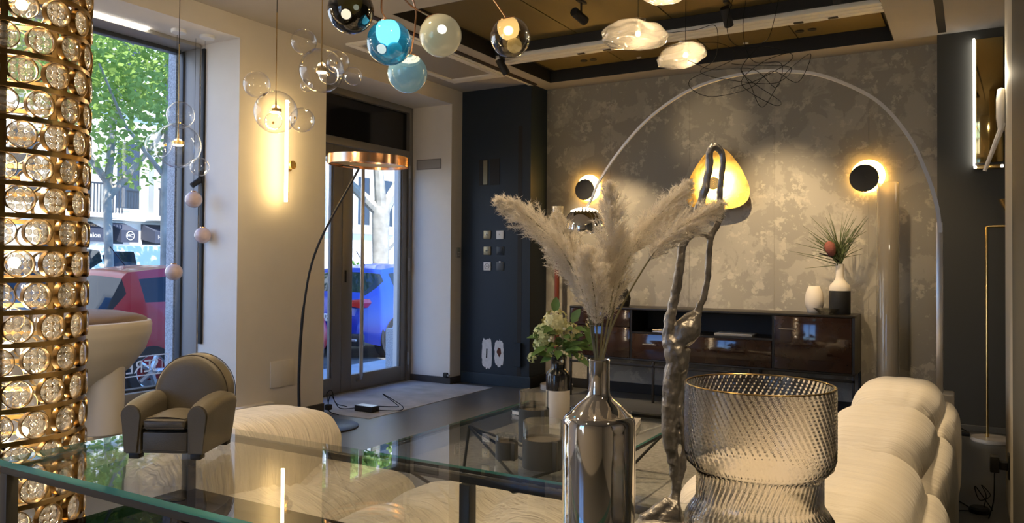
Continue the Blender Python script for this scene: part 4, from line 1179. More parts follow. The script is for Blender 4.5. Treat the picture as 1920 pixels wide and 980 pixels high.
inner = [[mb.bm.verts.new(((r-0.0048)*math.cos(2*PI*i/SEG), (r-0.0048)*math.sin(2*PI*i/SEG), max(z+0.001, 0.008))) for i in range(SEG)] for r, z in fine]
for rows in (outer, inner):
    for a_, b2 in zip(rows, rows[1:]):
        for i in range(SEG): mb.bm.faces.new((a_[i], a_[(i+1) % SEG], b2[(i+1) % SEG], b2[i]))
for i in range(SEG):
    j = (i+1) % SEG
    mb.bm.faces.new((outer[-1][i], outer[-1][j], inner[-1][j], inner[-1][i]))
mb.bm.faces.new(outer[0]); mb.bm.faces.new(inner[0])
mb.build('ribbed_body', rvm, rv, True, 60)
MB().tube([(0.1285*math.cos(2*PI*k/96), 0.1285*math.sin(2*PI*k/96), 0.3655) for k in range(96)], 0.0016, 6, closed=True).build('gilt_rim', BRASS, rv)
# ================================================================== gold lens lamp at the left edge
GL = (-3.235, 1.60)
GR = 0.296
gl = thing('lens_floor_lamp', 'tall gold cylindrical lamp of round glass lenses in brass rings', 'lamp', (GL[0], GL[1], 0.0))
NROW, NCOL, PITCH_ = 20, 16, 0.1165
LENS = thin_glass('lens_glass', (0.98, 0.96, 0.92), 0.10, power=2.2, body=(0.9, 0.85, 0.75), body_w=0.08)
lensm = MB()
lensm.lathe([(0.046, 0), (0.044, 0.007), (0.030, 0.014), (0, 0.017)], 24)
lens_me = lensm.done('lens'); lens_me.materials.append(LENS)
bumpm = MB()
for i in range(3):
    for j in range(3):
        bumpm.sphere(((i-1)*0.0265, (j-1)*0.0265, -0.006), 0.0128, 12, 8, (1, 1, 0.6))
bump_me = bumpm.done('bubbles'); bump_me.materials.append(thin_glass('lens_bubble_glass', (0.97, 0.96, 0.94), 0.30, power=1.3, body=(0.95, 0.92, 0.85), body_w=0.2))
rimm = MB().lathe([(0.047, -0.012), (0.050, -0.012), (0.0505, 0.012), (0.048, 0.013), (0.0465, 0.008)], 28, close=True)
rim_me = rimm.done('lens_ring'); rim_me.materials.append(DKBRASS)
GOLDB = mat('gold_band', (0.34, 0.22, 0.08), 0.3, 1.0)
for r in range(NROW):
    z = 0.12+r*PITCH_
    MB().lathe([(GR-0.012, -0.009), (GR+0.006, -0.009), (GR+0.006, 0.009), (GR-0.012, 0.009)], 64, Matrix.Translation((0, 0, z-PITCH_/2)), close=True).build('band', GOLDB, gl)
    for c in range(NCOL):
        a = 2*PI*(c+0.5*(r % 2))/NCOL+0.15
        mx = Matrix.Rotation(a, 4, 'Z') @ Matrix.Translation((GR, 0, z)) @ Matrix.Rotation(PI/2, 4, 'Y')
        o = link('lens_ring', rim_me, None, gl); o.matrix_local = mx
        q = link('lens', lens_me, None, o)
        if math.cos(a-R(-26)) > -0.25:
            q2 = link('lens_bubbles', bump_me, None, o); q2['kind'] = 'stuff'
MB().lathe([(GR-0.012, -0.009), (GR+0.006, -0.009), (GR+0.006, 0.009), (GR-0.012, 0.009)], 64, Matrix.Translation((0, 0, 0.12+NROW*PITCH_-PITCH_/2)), close=True).build('band', GOLDB, gl)
MB().lathe([(0, 0), (GR+0.01, 0), (GR+0.01, 0.04), (0, 0.05)], 64).build('base', DKBRASS, gl)
for k in range(8):
    a = 2*PI*k/8+0.35
    B((-0.006, -0.012, 0.04), (0.006, 0.012, 0.06+NROW*PITCH_)).build('upright', GOLDB, gl).matrix_local = Matrix.Rotation(a, 4, 'Z') @ Matrix.Translation((GR-0.02, 0, 0))
MB().cyl((0, 0, 0.04), (0, 0, 2.4), 0.02, 12).build('core_tube', BRASS, gl)
for k in range(7):
    z = 0.3+k*0.33
    for s in (1, -1):
        a = k*1.1
        p = (s*0.09*math.cos(a), s*0.09*math.sin(a), z)
        MB().cyl((0, 0, z), p, 0.007, 6).build('bulb_arm', BRASS, gl)
        MB().sphere(p, 0.022, 12, 8).build('bulb', WARM, gl)
    lamp_light('lamp_light', 'POINT', (0, 0, z+0.1), 6.0, (1, 0.82, 0.58), gl, 0.05)

# ================================================================== pedestal chair in the window
RPC = mat('putty_fibreglass', (0.62, 0.57, 0.49), 0.5)
pc = thing('pedestal_chair', 'cream moulded chair with dished seat on fat round legs in the window', 'chair', (-5.00, 2.78, 0.19), R(4))
def bowl(u, v):
    a = 2*PI*u
    def sg(q, p): return math.copysign(abs(q)**p, q)
    ex = 0.85
    dx, dy = sg(math.cos(a), ex), sg(math.sin(a), ex)
    prof_ = [(0.0, 0.30), (0.25, 0.30), (0.55, 0.315), (0.78, 0.40), (0.93, 0.52), (0.995, 0.63), (1.0, 0.69), (0.985, 0.715), (0.95, 0.72), (0.90, 0.70), (0.8, 0.62), (0.5, 0.56), (0, 0.55)]
    t = v*(len(prof_)-1); i = min(int(t), len(prof_)-2); f_ = t-i
    r = prof_[i][0]*(1-f_)+prof_[i+1][0]*f_; z = prof_[i][1]*(1-f_)+prof_[i+1][1]*f_
    return (dx*r*0.43, dy*r*0.64, z)
MB().grid(bowl, 64, 49, True).build('seat_shell', RPC, pc, True, 60)
for lx in (-0.20, 0.20):
    for ly in (-0.24, 0.24):
        MB().lathe([(0, 0.0), (0.11, 0.0), (0.118, 0.008), (0.122, 0.42), (0.105, 0.52), (0.06, 0.56), (0, 0.57)], 32, Matrix.Translation((lx, ly, 0))).build('leg', RPC, pc)
cuf = superpuff((0, 0, 0.70), (0.37, 0.57, 0.085), folds=9, famp=0.012, seed=44, axis=2)
MB().grid(cuf, 64, 32, True).build('cushion', mat('brown_linen', (0.24, 0.18, 0.14), 0.9, bump=0.2, bscale=60), pc, True, 80)

# ================================================================== bubble pendants
def bubbles(label, centre, main_r, smalls, led_z=0.0, top=ZC, canopy=True):
    t = thing('bubble_pendant', label, 'pendant lamp', centre, YAW, 'blown glass bubble pendants')
    MB().sphere((0, 0, 0), main_r, 40, 28).build('main_bubble', CLEAR, t)
    for (x, y, z, r) in smalls:
        b = MB().sphere((x, y, z), r, 32, 22).build('small_bubble', CLEAR, t)
        d = Vector((x, y, z)).normalized()
        MB().cyl(tuple(d*(main_r-0.004)), tuple(d*(main_r+0.006)), 0.008, 10).build('joint', BRASS, b)
    MB().tube([(0, 0, led_z+0.012), (0, 0, led_z+0.03), (0, 0, led_z+0.09), (0, 0, min(main_r+0.5, top-centre[2]))], [0.011, 0.007, 0.0035, 0.0033], 8).build('stem', BRASS, t)
    if main_r+0.5 < top-centre[2]: MB().cyl((0, 0, main_r+0.5), (0, 0, top-centre[2]), 0.0022, 6).build('cord', CORD, t)
    MB().lathe([(0, 0.016), (0.036, 0.016), (0.036, -0.006), (0.032, -0.006)], 28, Matrix.Translation((0, 0, led_z))).build('lamp_cap', BRASS, t)
    MB().lathe([(0, -0.012), (0.028, -0.011), (0.033, -0.004), (0, 0.0)], 28, Matrix.Translation((0, 0, led_z))).build('led_disc', WARM, t)
    if canopy: MB().lathe([(0, 0), (0.06, 0), (0.06, -0.02), (0, -0.024)], 28, Matrix.Translation((0, 0, top-centre[2]))).build('canopy', DKBRASS, t)
    lamp_light('lamp_light', 'POINT', (0, 0, led_z-0.03), 4.0, WARMC, t, 0.03)
m_ = 5.0/1470
bubbles('bubble pendant hanging low in front of the wall tube light', (-3.83, 3.533, 2.254), 0.136, [(-38*m_, 0.02, 53*m_, 25*m_), (52*m_, -0.03, -16*m_, 23*m_), (4*m_, -0.09, -22*m_, 16*m_)], 0.005)
bubbles('bubble pendant with five small bubbles below the black glass sphere', (-3.577, 3.676, 2.521), 0.140, [(-34*m_, 0.0, 54*m_, 24*m_), (24*m_, 0.10, 23*m_, 22*m_), (58*m_, 0.02, -9*m_, 17*m_), (22*m_, -0.12, -16*m_, 18*m_), (-36*m_, 0.10, -22*m_, 12*m_)], -0.005)
bubbles('bubble pendant hanging in front of the shop window', (-4.30, 3.17, 2.025), 0.140, [(4*m_, 0.0, 56*m_, 25*m_), (-52*m_, 0.12, 6*m_, 24*m_), (43*m_, -0.02, -40*m_, 17*m_)], 0.01)
# pale pink beads on wires
BEAD = mat('pink_porcelain', (0.62, 0.47, 0.42), 0.25, coat=0.6, var=0.15, vscale=20)
for (y, z, top_, lab) in ((3.944, 1.772, 3.015, 'uppermost of three pink globes hanging in the window recess'), (4.03, 1.501, 3.015, 'middle of three pink globes hanging in the window recess'), (3.78, 1.217, 3.015, 'lowest of three pink globes hanging before the window frame')):
    t = thing('pink_globe', lab, 'pendant lamp', (-5.154, y, z), 0, 'pink globes on wires')
    MB().sphere((0, 0, 0), 0.063, 28, 20).build('globe', BEAD, t)
    MB().lathe([(0, 0.066), (0.02, 0.066), (0.022, 0.055), (0, 0.05)], 16).build('cap', COPPER, t)
    MB().cyl((0, 0, 0.06), (0, 0, top_-z), 0.0012, 6).build('wire', CORD, t)

# ================================================================== wall tube light
wt = thing('wall_tube_light', 'glowing vertical tube light with brass disc on the white pier', 'wall lamp', (XW, 4.50, 2.079))
MB().cyl((0.12, -0.03, -0.30), (0.12, -0.03, 0.51), 0.013, 16).build('tube', WARMTUBE, wt)
MB().cyl((0.0, 0.10, 0.0), (0.012, 0.10, 0.0), 0.04, 28).build('wall_disc', BRASS, wt)
MB().cyl((0.012, 0.08, 0.0), (0.10, 0.0, 0.0), 0.008, 10).build('arm', BRASS, wt)
MB().cyl((0.10, 0.03, 0.0), (0.135, 0.03, 0.0), 0.034, 28).build('dial', BRASS, wt)

# ================================================================== copper ring floor lamp
rl = thing('ring_floor_lamp', 'floor lamp with copper ring on a thin bowed black stem', 'floor lamp', (-4.43, 4.60, 0))
MB().lathe([(0, 0), (0.285, 0), (0.285, 0.008), (0.28, 0.012), (0, 0.012)], 64).build('base_disc', BLACKMETAL, rl)
MB().tube(catmull([(-0.215, -0.03, 0.01), (-0.225, -0.03, 0.42), (-0.19, -0.02, 0.95), (-0.06, -0.01, 1.42), (0.33, 0.03, 2.03)], 10), [0.012]*20+[0.009]*21, 8).build('stem', BLACKMETAL, rl)
RC_ = Vector((0.46, -0.01, 2.07))
MB().lathe([(0.298, -0.035), (0.306, -0.035), (0.306, 0.035), (0.298, 0.035)], 72, Matrix.Translation(RC_) @ Matrix.Rotation(R(2), 4, 'Y'), close=True).build('ring', COPPER, rl)
MB().lathe([(0.288, -0.012), (0.2975, -0.012), (0.2975, 0.012), (0.288, 0.012)], 72, Matrix.Translation(RC_) @ Matrix.Rotation(R(2), 4, 'Y'), close=True).build('inner_channel', mat('diffuser_off', (0.5, 0.42, 0.33), 0.5), rl)
MB().cyl((0.33, 0.03, 2.03), (0.17, 0.03, 2.06), 0.007, 8).build('ring_arm', BLACKMETAL, rl)
# cable and transformer on the floor
tb = thing('power_adapter', 'small black power adapter with looped cable beside the ring lamp base', 'adapter', (-4.56, 5.28, 0.004))
B((-0.10, -0.05, 0), (0.10, 0.05, 0.05), 0.006).build('box', MATTBLACK, tb)
B((-0.09, -0.045, 0.0502), (0.09, 0.045, 0.0512)).build('label_plate', STEEL, tb)
MB().tube(catmull([(-0.10, 0, 0.02), (-0.22, -0.10, 0.02), (-0.25, -0.18, 0.14), (-0.24, -0.22, 0.02), (-0.05, -0.30, 0.01)], 8), 0.004, 6).build('cable', CORD, tb)
MB().tube(catmull([(0.10, 0, 0.02), (0.25, 0.12, 0.01), (0.20, 0.25, 0.02), (0.05, 0.22, 0.10), (0.1, 0.1, 0.14), (0.22, 0.15, 0.05), (0.1, 0.25, 0.01), (-0.15, 0.15, 0.01)], 8), 0.0035, 6).build('cable', CORD, tb)
pg = thing('wall_plug', 'black plug hanging at the pier corner by the door', 'plug', (-4.86, 5.05, 0.02))
B((0.02, 0.0, 0.0), (0.07, 0.05, 0.05), 0.01).build('body', MATTBLACK, pg)
MB().tube(catmull([(0.045, 0.025, 0.05), (0.03, 0.02, 0.14), (0.05, 0.06, 0.16), (0.06, 0.10, 0.05), (0.12, 0.18, 0.012)], 6), 0.0035, 6).build('cable', CORD, pg)

# ================================================================== coloured glass spheres
def dir_mx(d):
    return Vector(d).normalized().to_track_quat('Z', 'Y').to_matrix().to_4x4()
def sphere28(label, c, r, outer, inner_mat, cordpts, dirv, hole=None, cap=COPPER, inner2=None, light=0, lcol=WARMC):
    t = thing('glass_sphere_pendant', label, 'pendant lamp', c, YAW, 'cluster of blown glass sphere pendants')
    MB().sphere((0, 0, 0), r, 48, 32).build('outer_sphere', outer, t)
    M_ = dir_mx(dirv)
    MB().lathe([(r*0.40, r*0.93), (r*0.45, r*0.905), (r*0.42, r*0.95), (0, r*1.02)], 32, M_).build('cap', cap, t)
    if inner_mat:
        MB().lathe([(r*0.38, r*0.91), (r*0.50, r*0.75), (r*0.55, r*0.5), (r*0.52, r*0.25), (r*0.40, r*0.03), (r*0.22, -r*0.09), (0, -r*0.12)], 32, M_).build('inner_cup', inner_mat, t)
    if inner2:
        for (p, q, m2) in inner2: MB().sphere(tuple(Vector(p)*r), r*q, 24, 16).build('inner_bubble', m2, t)
    if hole:
        h = Vector(hole[0]).normalized()
        Mh = dir_mx(h)
        MB().lathe([(r*0.26, r*0.962), (r*0.24, r*0.975), (r*0.21, r*0.965), (r*0.20, r*0.80)], 28, Mh).build('hole_rim', outer if hole[2] is None else hole[2], t)
        MB().lathe([(0, r*1.006), (r*0.10, r*1.001), (r*0.19, r*0.988), (r*0.215, r*0.98)], 28, Mh).build('opening', hole[1], t)
    top = Vector(dirv).normalized()*r
    pts = [top]+[Vector(p) for p in cordpts]
    MB().tube(catmull(pts, 8), 0.0035, 8).build('cord', COPPER, t)
    if light: lamp_light('lamp_light', 'POINT', tuple(Vector(dirv).normalized()*r*0.35), light, lcol, t, 0.03)
    return t
BLACKG = thin_glass('black_smoke_glass', (0.05, 0.045, 0.035), 0.08, power=2.5)
BLUEG = thin_glass('blue_glass', (0.10, 0.50, 0.72), 0.07, power=2.5, body=(0.05, 0.40, 0.62), body_w=0.25)
GOLDG = thin_glass('smoke_gold_glass', (0.62, 0.54, 0.40), 0.10, power=2.2)
CREAMG = mat('cream_milk_glass', (0.60, 0.575, 0.40), 0.12, coat=0.6, emit=(0.75, 0.70, 0.48), estr=0.06)
SKYG = mat('pale_blue_milk_glass', (0.20, 0.40, 0.50), 0.12, coat=0.6, emit=(0.35, 0.58, 0.68), estr=0.06)
GLOWW = emitter('milk_glow', (0.85, 1.0, 0.95), 2.2)
GLOWA = emitter('amber_glow', (1.0, 0.68, 0.28), 0.9)
OLIVE = mat('olive_cup', (0.34, 0.27, 0.06), 0.3, emit=(0.5, 0.38, 0.08), estr=0.35)
SPOTW = emitter('opening_glow', (1.0, 0.92, 0.72), 1.6)
s_ = 1/1470
ztop = ZC
def up_to(c, dx, dy): return [(dx*0.3, dy*0.3, 0.20), (dx, dy, (ztop-c[2])*0.6), (dx, dy, ztop-c[2])]
c = (-1.981, 2.183, 2.23)
sphere28('black smoked glass sphere pendant, highest at the left of the cluster', c, 43*2.9*s_, BLACKG, OLIVE, up_to(c, 0.02, 0), (-0.1, 0, 1), ((-0.02, -0.85, -0.42), mat('frosted_opening', (0.75, 0.68, 0.55), 0.4, emit=(0.8, 0.7, 0.5), estr=0.5), None), inner2=[((0.35, -0.6, -0.05), 0.12, GLOWW)], light=1.0)
c = (-1.859, 2.257, 2.113)
sphere28('clear turquoise blue glass sphere pendant with white inner cup', c, 42*2.9*s_, BLUEG, GLOWW, [(-0.03, 0, 0.13), (-0.01, 0, 0.25), (0.1, 0, 0.5), (0.12, 0, ztop-c[2])], (-0.12, -0.05, 1), ((-0.2, -0.8, -0.5), mat('frosted_blue', (0.7, 0.85, 0.85), 0.3, emit=(0.7, 0.9, 0.9), estr=0.3), BLUEG), inner2=[((0.25, -0.1, -0.35), 0.35, mat('aqua_bubble', (0.2, 0.6, 0.65), 0.1, emit=(0.2, 0.6, 0.65), estr=0.15))], light=1.5, lcol=(0.8, 1, 0.95))
c = (-1.812, 2.515, 2.198)
sphere28('opaque cream milk glass sphere pendant with round opening', c, 39.5*3.1*s_, CREAMG, None, [(-0.14, 0, 0.14), (-0.22, 0, 0.3), (-0.2, 0, ztop-c[2])], (-0.5, 0.1, 1), ((0.15, -0.95, 0.02), SPOTW, CREAMG))
c = (-1.625, 2.741, 2.222)
sphere28('smoky gold glass sphere pendant with amber inner cup, right of the cluster', c, 37.5*3.2*s_, GOLDG, GLOWA, [(-0.10, 0, 0.20), (-0.2, 0, 0.34), (-0.2, 0, ztop-c[2])], (-0.25, -0.25, 1), ((-0.1, -0.95, 0.05), SPOTW, GLOWA), inner2=[((0.2, 0, -0.4), 0.38, mat('amber_bubble', (0.5, 0.38, 0.18), 0.1, emit=(0.5, 0.38, 0.16), estr=0.3))], light=1.5)
c = (-1.987, 2.53, 2.073)
sphere28('opaque pale blue milk glass sphere pendant, lowest of the cluster', c, 37*3.2*s_, SKYG, None, [(0.03, 0, 0.2), (0.02, 0, 0.30), (-0.1, 0, 0.6), (-0.1, 0, ztop-c[2])], (0.18, -0.15, 1))
ob = bpy.data.objects
t5 = [o for o in COL.objects if o.name.startswith('glass_sphere_pendant')][-1]
MB().lathe([(0, 0.86*0.0806), (0.30*0.0806, 0.955*0.0806), (0.56*0.0806, 0.83*0.0806)][::-1], 8).bm.free()
# warm glow patch inside the pale blue sphere: its inner cup shows through near the top
MB().lathe([(0.046, 0.062), (0.050, 0.0635), (0.053, 0.0615)], 32, dir_mx((0.10, -0.75, 0.75))).build('cup_rim', SKYG, t5)
MB().lathe([(0.0, 0.0812), (0.025, 0.0772), (0.044, 0.0682), (0.048, 0.0655)], 32, dir_mx((0.10, -0.62, 0.75))).build('inner_cup', mat('pearl_glow', (0.75, 0.74, 0.62), 0.2, coat=0.5, emit=(0.8, 0.76, 0.58), estr=0.45), t5)

# ================================================================== glass cloud pendants with tangled cables
CLOUDG = thin_glass('frosted_cloud_glass', (0.80, 0.77, 0.70), 0.08, power=2.0, body=(0.92, 0.87, 0.78), body_w=0.25)
def cloud(label, c, hw_, hh, seed, tilt=0, cord_top=None):
    t = thing('cloud_pendant', label, 'pendant lamp', c, YAW, 'blown glass cloud pendants')
    M_ = Matrix.Rotation(tilt, 3, 'Y')
    def f(u, v):
        a = 2*PI*u; b = -PI/2+PI*v
        d = Vector((math.cos(b)*math.cos(a), math.cos(b)*math.sin(a), math.sin(b)))
        n1 = noise.noise(d*1.6+Vector((seed, 0, 0)))
        n2 = noise.noise(Vector((a*2.5+seed, d.z*3+a, seed)))
        k = 1+0.16*n1+0.05*n2
        p = Vector((d.x*hw_*k, d.y*hw_*0.8*k, d.z*hh*k*(1.05 if d.z > 0 else 0.9)))
        p = M_ @ p
        return p
    MB().grid(f, 72, 40, True).build('glass_body', CLOUDG, t, True, 80)
    topz = hh*0.98
    MB().lathe([(0.034, 0), (0.036, 0.012), (0.030, 0.012), (0.028, 0)], 24, Matrix.Translation((0.02, 0, topz))).build('neck', CLEAR, t)
    MB().cyl((0.02, 0, topz-0.045), (0.02, 0, topz+0.005), 0.012, 12).build('lamp_holder', STEEL, t)
    MB().sphere((0.02, 0, topz-0.055), 0.012, 12, 8).build('bulb', WARM, t)
    if cord_top: MB().tube(catmull([(0.02, 0, topz), *cord_top], 8), 0.0015, 6).build('cord', CORD, t)
    lamp_light('lamp_light', 'POINT', (0.02, -0.02, topz-0.06), 1.3, WARMC, t, 0.02)
cloud('large glass cloud pendant, left of the tangled cables', (-1.34, 3.37, 2.347), 0.150, 0.066, 1.3, 0.04, [(0.02, 0, 0.3), (0.02, 0, ZC-2.347)])
cloud('smaller tilted glass cloud pendant, right beside the large one', (-1.246, 3.773, 2.335), 0.122, 0.062, 4.1, -0.22, [(0.02, 0, 0.25), (0.03, 0, ZC-2.335)])
cloud('glass cloud pendant cut off by the top of the picture', (-1.15, 3.22, 2.478), 0.10, 0.06, 7.7, 0.1, [(0.02, 0, 0.25), (0.03, 0, ZC-2.478)])
cbt = thing('cable_tangle', 'tangle of loose black pendant cables hanging from the ceiling', 'cable', (-0.86, 3.95, 2.27), YAW)
rr = random.Random(12)
mm = 4.0/1470
paths = [[(-190, 38), (-90, 48), (-60, 20), (-150, -30), (-120, -60), (-40, -40), (0, -10), (60, -20), (80, 30), (30, -10), (-10, -70), (-30, -30), (-60, -8)],
         [(-40, 150), (-55, 60), (-20, 20), (10, 0), (20, -30), (-40, -10), (-100, 0), (-150, 10)],
         [(20, 150), (10, 70), (-30, 30), (-60, -10), (-20, -20), (20, -60), (-5, -72), (-40, -20), (0, 20), (40, 25)],
         [(-190, 60), (-140, 60), (-100, 70), (-95, 20), (-130, -15), (-60, -20), (0, -35), (30, -5), (-20, 10), (-70, 5)],
         [(-60, 150), (-75, 80), (-60, 40), (0, 35), (30, 10), (-10, -15), (-60, -30)]]
for pth in paths:
    MB().tube(catmull([(x*mm, rr.uniform(-0.10, 0.10), y*mm) for x, y in pth], 8), 0.0016, 5).build('cable', CORD, cbt)

# ================================================================== plaster wall lamps
HALO = emitter('sconce_led', (1.0, 0.55, 0.12), 45)
HALO2 = emitter('sconce_back_led', (1.0, 0.52, 0.10), 17)
DISCB = mat('black_disc', (0.010, 0.010, 0.010), 0.5)
for x, z, r, lab in ((-3.475, 2.089, 0.135, 'round black eclipse wall lamp left of the gold wall lamp'), (-0.80, 2.079, 0.140, 'round black eclipse wall lamp right of the gold wall lamp')):
    t = thing('eclipse_sconce', lab, 'wall lamp', (x, YB, z), 0, 'eclipse wall lamps')
    RX = Matrix.Rotation(PI/2, 4, 'X')
    fr, fo = (0.82, 0.16) if x < -2 else (0.86, 0.10)
    MB().lathe([(0, 0.0), (r*0.62, 0.0), (r*0.62, 0.018), (0, 0.018)], 48, RX).build('mount', BRASS, t)
    MB().lathe([(0, 0.030), (r*1.0, 0.030), (r*1.02, 0.026), (r*1.0, 0.020), (r*0.6, 0.020)], 48, Matrix.Translation((r*0.10, 0, 0.01)) @ RX).build('back_dish', mat('gilt_dish', (0.75, 0.5, 0.18), 0.35, 1.0), t)
    MB().lathe([(r*0.45, 0.031), (r*0.985, 0.031), (r*0.985, 0.0335), (r*0.45, 0.0335)], 48, Matrix.Translation((r*0.10, 0, 0.01)) @ RX, close=True).build('led_ring', HALO, t)
    MB().lathe([(0, 0.062), (r*fr-0.004, 0.062), (r*fr, 0.058), (r*fr-0.004, 0.054), (0, 0.054)], 48, Matrix.Translation((-r*fo, 0, -0.012)) @ RX).build('front_disc', DISCB, t)
    MB().cyl((0, -0.03, 0), (-r*0.08, -0.054, -0.012), 0.02, 12).build('hub', BLACKMETAL, t)
    MB().lathe([(r*0.80, 0.014), (r*0.96, 0.014), (r*0.96, 0.026), (r*0.80, 0.026)], 48, Matrix.Translation((r*0.10, 0, 0)) @ RX, close=True).build('wall_led', HALO2, t)
gw = thing('gold_wall_lamp', 'rounded triangular gold leaf wall lamp glowing on the plaster wall', 'wall lamp', (-2.10, YB, 2.085))
GOLDLEAF = mat('gold_leaf', (0.95, 0.62, 0.16), 0.5, 0.35, var=0.2, vscale=18, bump=0.5, bscale=30)
def tri(u, v):
    a = 2*PI*u
    rad = 0.272*(1+0.13*math.cos(3*(a-PI/2))+0.02*math.cos(6*(a-PI/2)))*1.02
    x = rad*math.cos(a)*1.05; z = rad*math.sin(a)*1.05-0.01
    r = v
    dep = -0.05-0.10*r**2+(0.0)
    return (x*r+0.02*r, dep, z*r)
MB().grid(tri, 72, 20, True).build('dish', GOLDLEAF, gw, True, 80)
MB().cyl((0, 0, 0), (0, -0.055, 0), 0.03, 16).build('mount', BRASS, gw)
MB().lathe([(0, 0.135), (0.058, 0.135), (0.062, 0.130), (0.062, 0.120), (0, 0.120)], 32, Matrix.Translation((-0.02, 0, -0.01)) @ Matrix.Rotation(PI/2, 4, 'X')).build('hub_disc', BRASS, gw)
MB().cyl((-0.02, -0.055, -0.01), (-0.02, -0.12, -0.01), 0.01, 12).build('post', BRASS, gw)
MB().lathe([(0.025, 0.119), (0.055, 0.119), (0.055, 0.116), (0.025, 0.116)], 32, Matrix.Translation((-0.02, 0, -0.01)) @ Matrix.Rotation(PI/2, 4, 'X'), close=True).build('led_ring', emitter('gold_led', (1.0, 0.74, 0.34), 280), gw)

# ================================================================== sideboard
LACQ = mat('dark_brown_gloss_wood', (0.035, 0.016, 0.010), 0.08, var=0.4, vscale=5, coat=0.6)
SBM = mat('sideboard_bronze', (0.035, 0.030, 0.024), 0.35, 0.5)
sb = thing('sideboard', 'long dark gloss sideboard on thin metal legs against the plaster wall', 'sideboard', (-3.46, 7.03, 0))
SL, SD, ST, SBT = 2.62, 0.44, 0.885, 0.385
B((0, 0, ST-0.02), (SL, SD, ST), 0.003).build('top_panel', SBM, sb)
B((0, 0, SBT), (SL, SD, SBT+0.02), 0.003).build('bottom_panel', SBM, sb)
B((0, SD-0.012, SBT+0.02), (SL, SD, ST-0.02)).build('back_panel', MATTBLACK, sb)
xs = [0.0, 0.64, 1.955, SL-0.02]
for x in xs: B((x, 0.004, SBT+0.02), (x+0.02, SD-0.012, ST-0.02)).build('divider', SBM, sb)
hb = MB().tube([(0, 0, 0), (0, -0.025, 0), (0.13, -0.025, 0), (0.13, 0, 0)], 0.004, 8).done('handle'); hb.materials.append(STEEL)
def front(x0, x1, z0, z1, nm, hx=None, hz=None):
    f = B((x0+0.003, -0.004, z0+0.003), (x1-0.003, 0.016, z1-0.003), 0.002).build(nm, LACQ, sb)
    if hx is not None:
        h = link('handle', hb, None, f); h.location = (hx, -0.004, hz)
front(0.02, 0.64, 0.70, ST-0.02, 'drawer', 0.20, 0.76); front(0.02, 0.64, SBT+0.02, 0.70, 'door', 0.05, 0.62)
front(0.66, 1.955, SBT+0.02, 0.645, 'drawer', 0.78, 0.55)
front(1.975, SL-0.02, SBT+0.02, ST-0.02, 'door', 2.02, 0.755)
B((0.66, 0.01, 0.645), (1.955, SD-0.012, 0.66)).build('shelf', SBM, sb)
for lx in (0.0, 0.86, 1.75, SL-0.022):
    for ly in (0.0, SD-0.022): B((lx, ly, 0), (lx+0.022, ly+0.022, SBT), 0.002).build('leg', SBM, sb)
B((0, 0, 0.33), (SL, 0.022, 0.352), 0.002).build('leg_rail', SBM, sb)
for x0, lab in ((1.30, 'black media box in the open niche of the sideboard, left'), (2.05, 'pale magazine stack in the open niche of the sideboard, right')): pass
t = thing('magazine', 'grey striped magazine lying in the open sideboard niche', 'magazine', (-3.46+1.60, 7.10, 0.66))
B((-0.17, 0, 0.0005), (0.17, 0.22, 0.018), 0.002).build('pages', FRAME_G, t); B((-0.17, 0, 0.0185), (0.17, 0.22, 0.021), 0.001).build('cover', WHITE, t)
t = thing('glass_tray', 'flat clear glass tray in the left of the sideboard niche', 'tray', (-3.46+1.0, 7.10, 0.66))
B((-0.16, 0, 0.0005), (0.16, 0.20, 0.008), 0.002).build('base', STEEL, t); MB().tube([(-0.16, 0, 0.02), (0.16, 0, 0.02), (0.16, 0.2, 0.02), (-0.16, 0.2, 0.02)], 0.004, 6, closed=True).build('rim', STEEL, t)
# vases on the sideboard
v1 = thing('bottle_vase', 'white over black ceramic bottle vase with a protea on the sideboard', 'vase', (-0.985, 7.25, ST))
MB().lathe([(0, 0.0005), (0.085, 0.0005), (0.087, 0.004), (0.087, 0.20), (0.0865, 0.201), (0, 0.201)], 40).build('black_body', MATTBLACK, v1)
MB().lathe([(0.087, 0.201), (0.087, 0.225), (0.078, 0.25), (0.05, 0.28), (0.037, 0.30), (0.034, 0.32), (0.034, 0.43), (0.029, 0.43), (0.029, 0.30)], 40).build('white_neck', WHITEM, v1)
v2 = thing('ceramic_vase', 'plain white ovoid ceramic vase beside the bottle vase on the sideboard', 'vase', (-1.20, 7.30, ST))
MB().lathe([(0, 0.0005), (0.05, 0.0005), (0.062, 0.02), (0.079, 0.08), (0.080, 0.12), (0.070, 0.18), (0.052, 0.225), (0.045, 0.235), (0.040, 0.235), (0.045, 0.2)], 40).build('body', WHITEM, v2)
v3 = thing('glass_bowl', 'small flared clear glass bowl in front of the white ovoid vase', 'bowl', (-1.075, 7.14, ST))
MB().lathe([(0, 0.002), (0.055, 0.002), (0.065, 0.012), (0.11, 0.052), (0.105, 0.052), (0.060, 0.016), (0, 0.010)], 6).build('bowl', thin_glass('bowl_glass', (0.85, 0.85, 0.82), 0.15, power=1.8), v3, False)
pr = thing('protea_bouquet', 'red protea with spiky green foliage in the sideboard bottle vase', 'bouquet', (-0.985, 7.25, ST+0.42), YAW)
NEEDLE = mat('needle_green', (0.10, 0.13, 0.05), 0.6, var=0.3, vscale=20)
rr = random.Random(5)
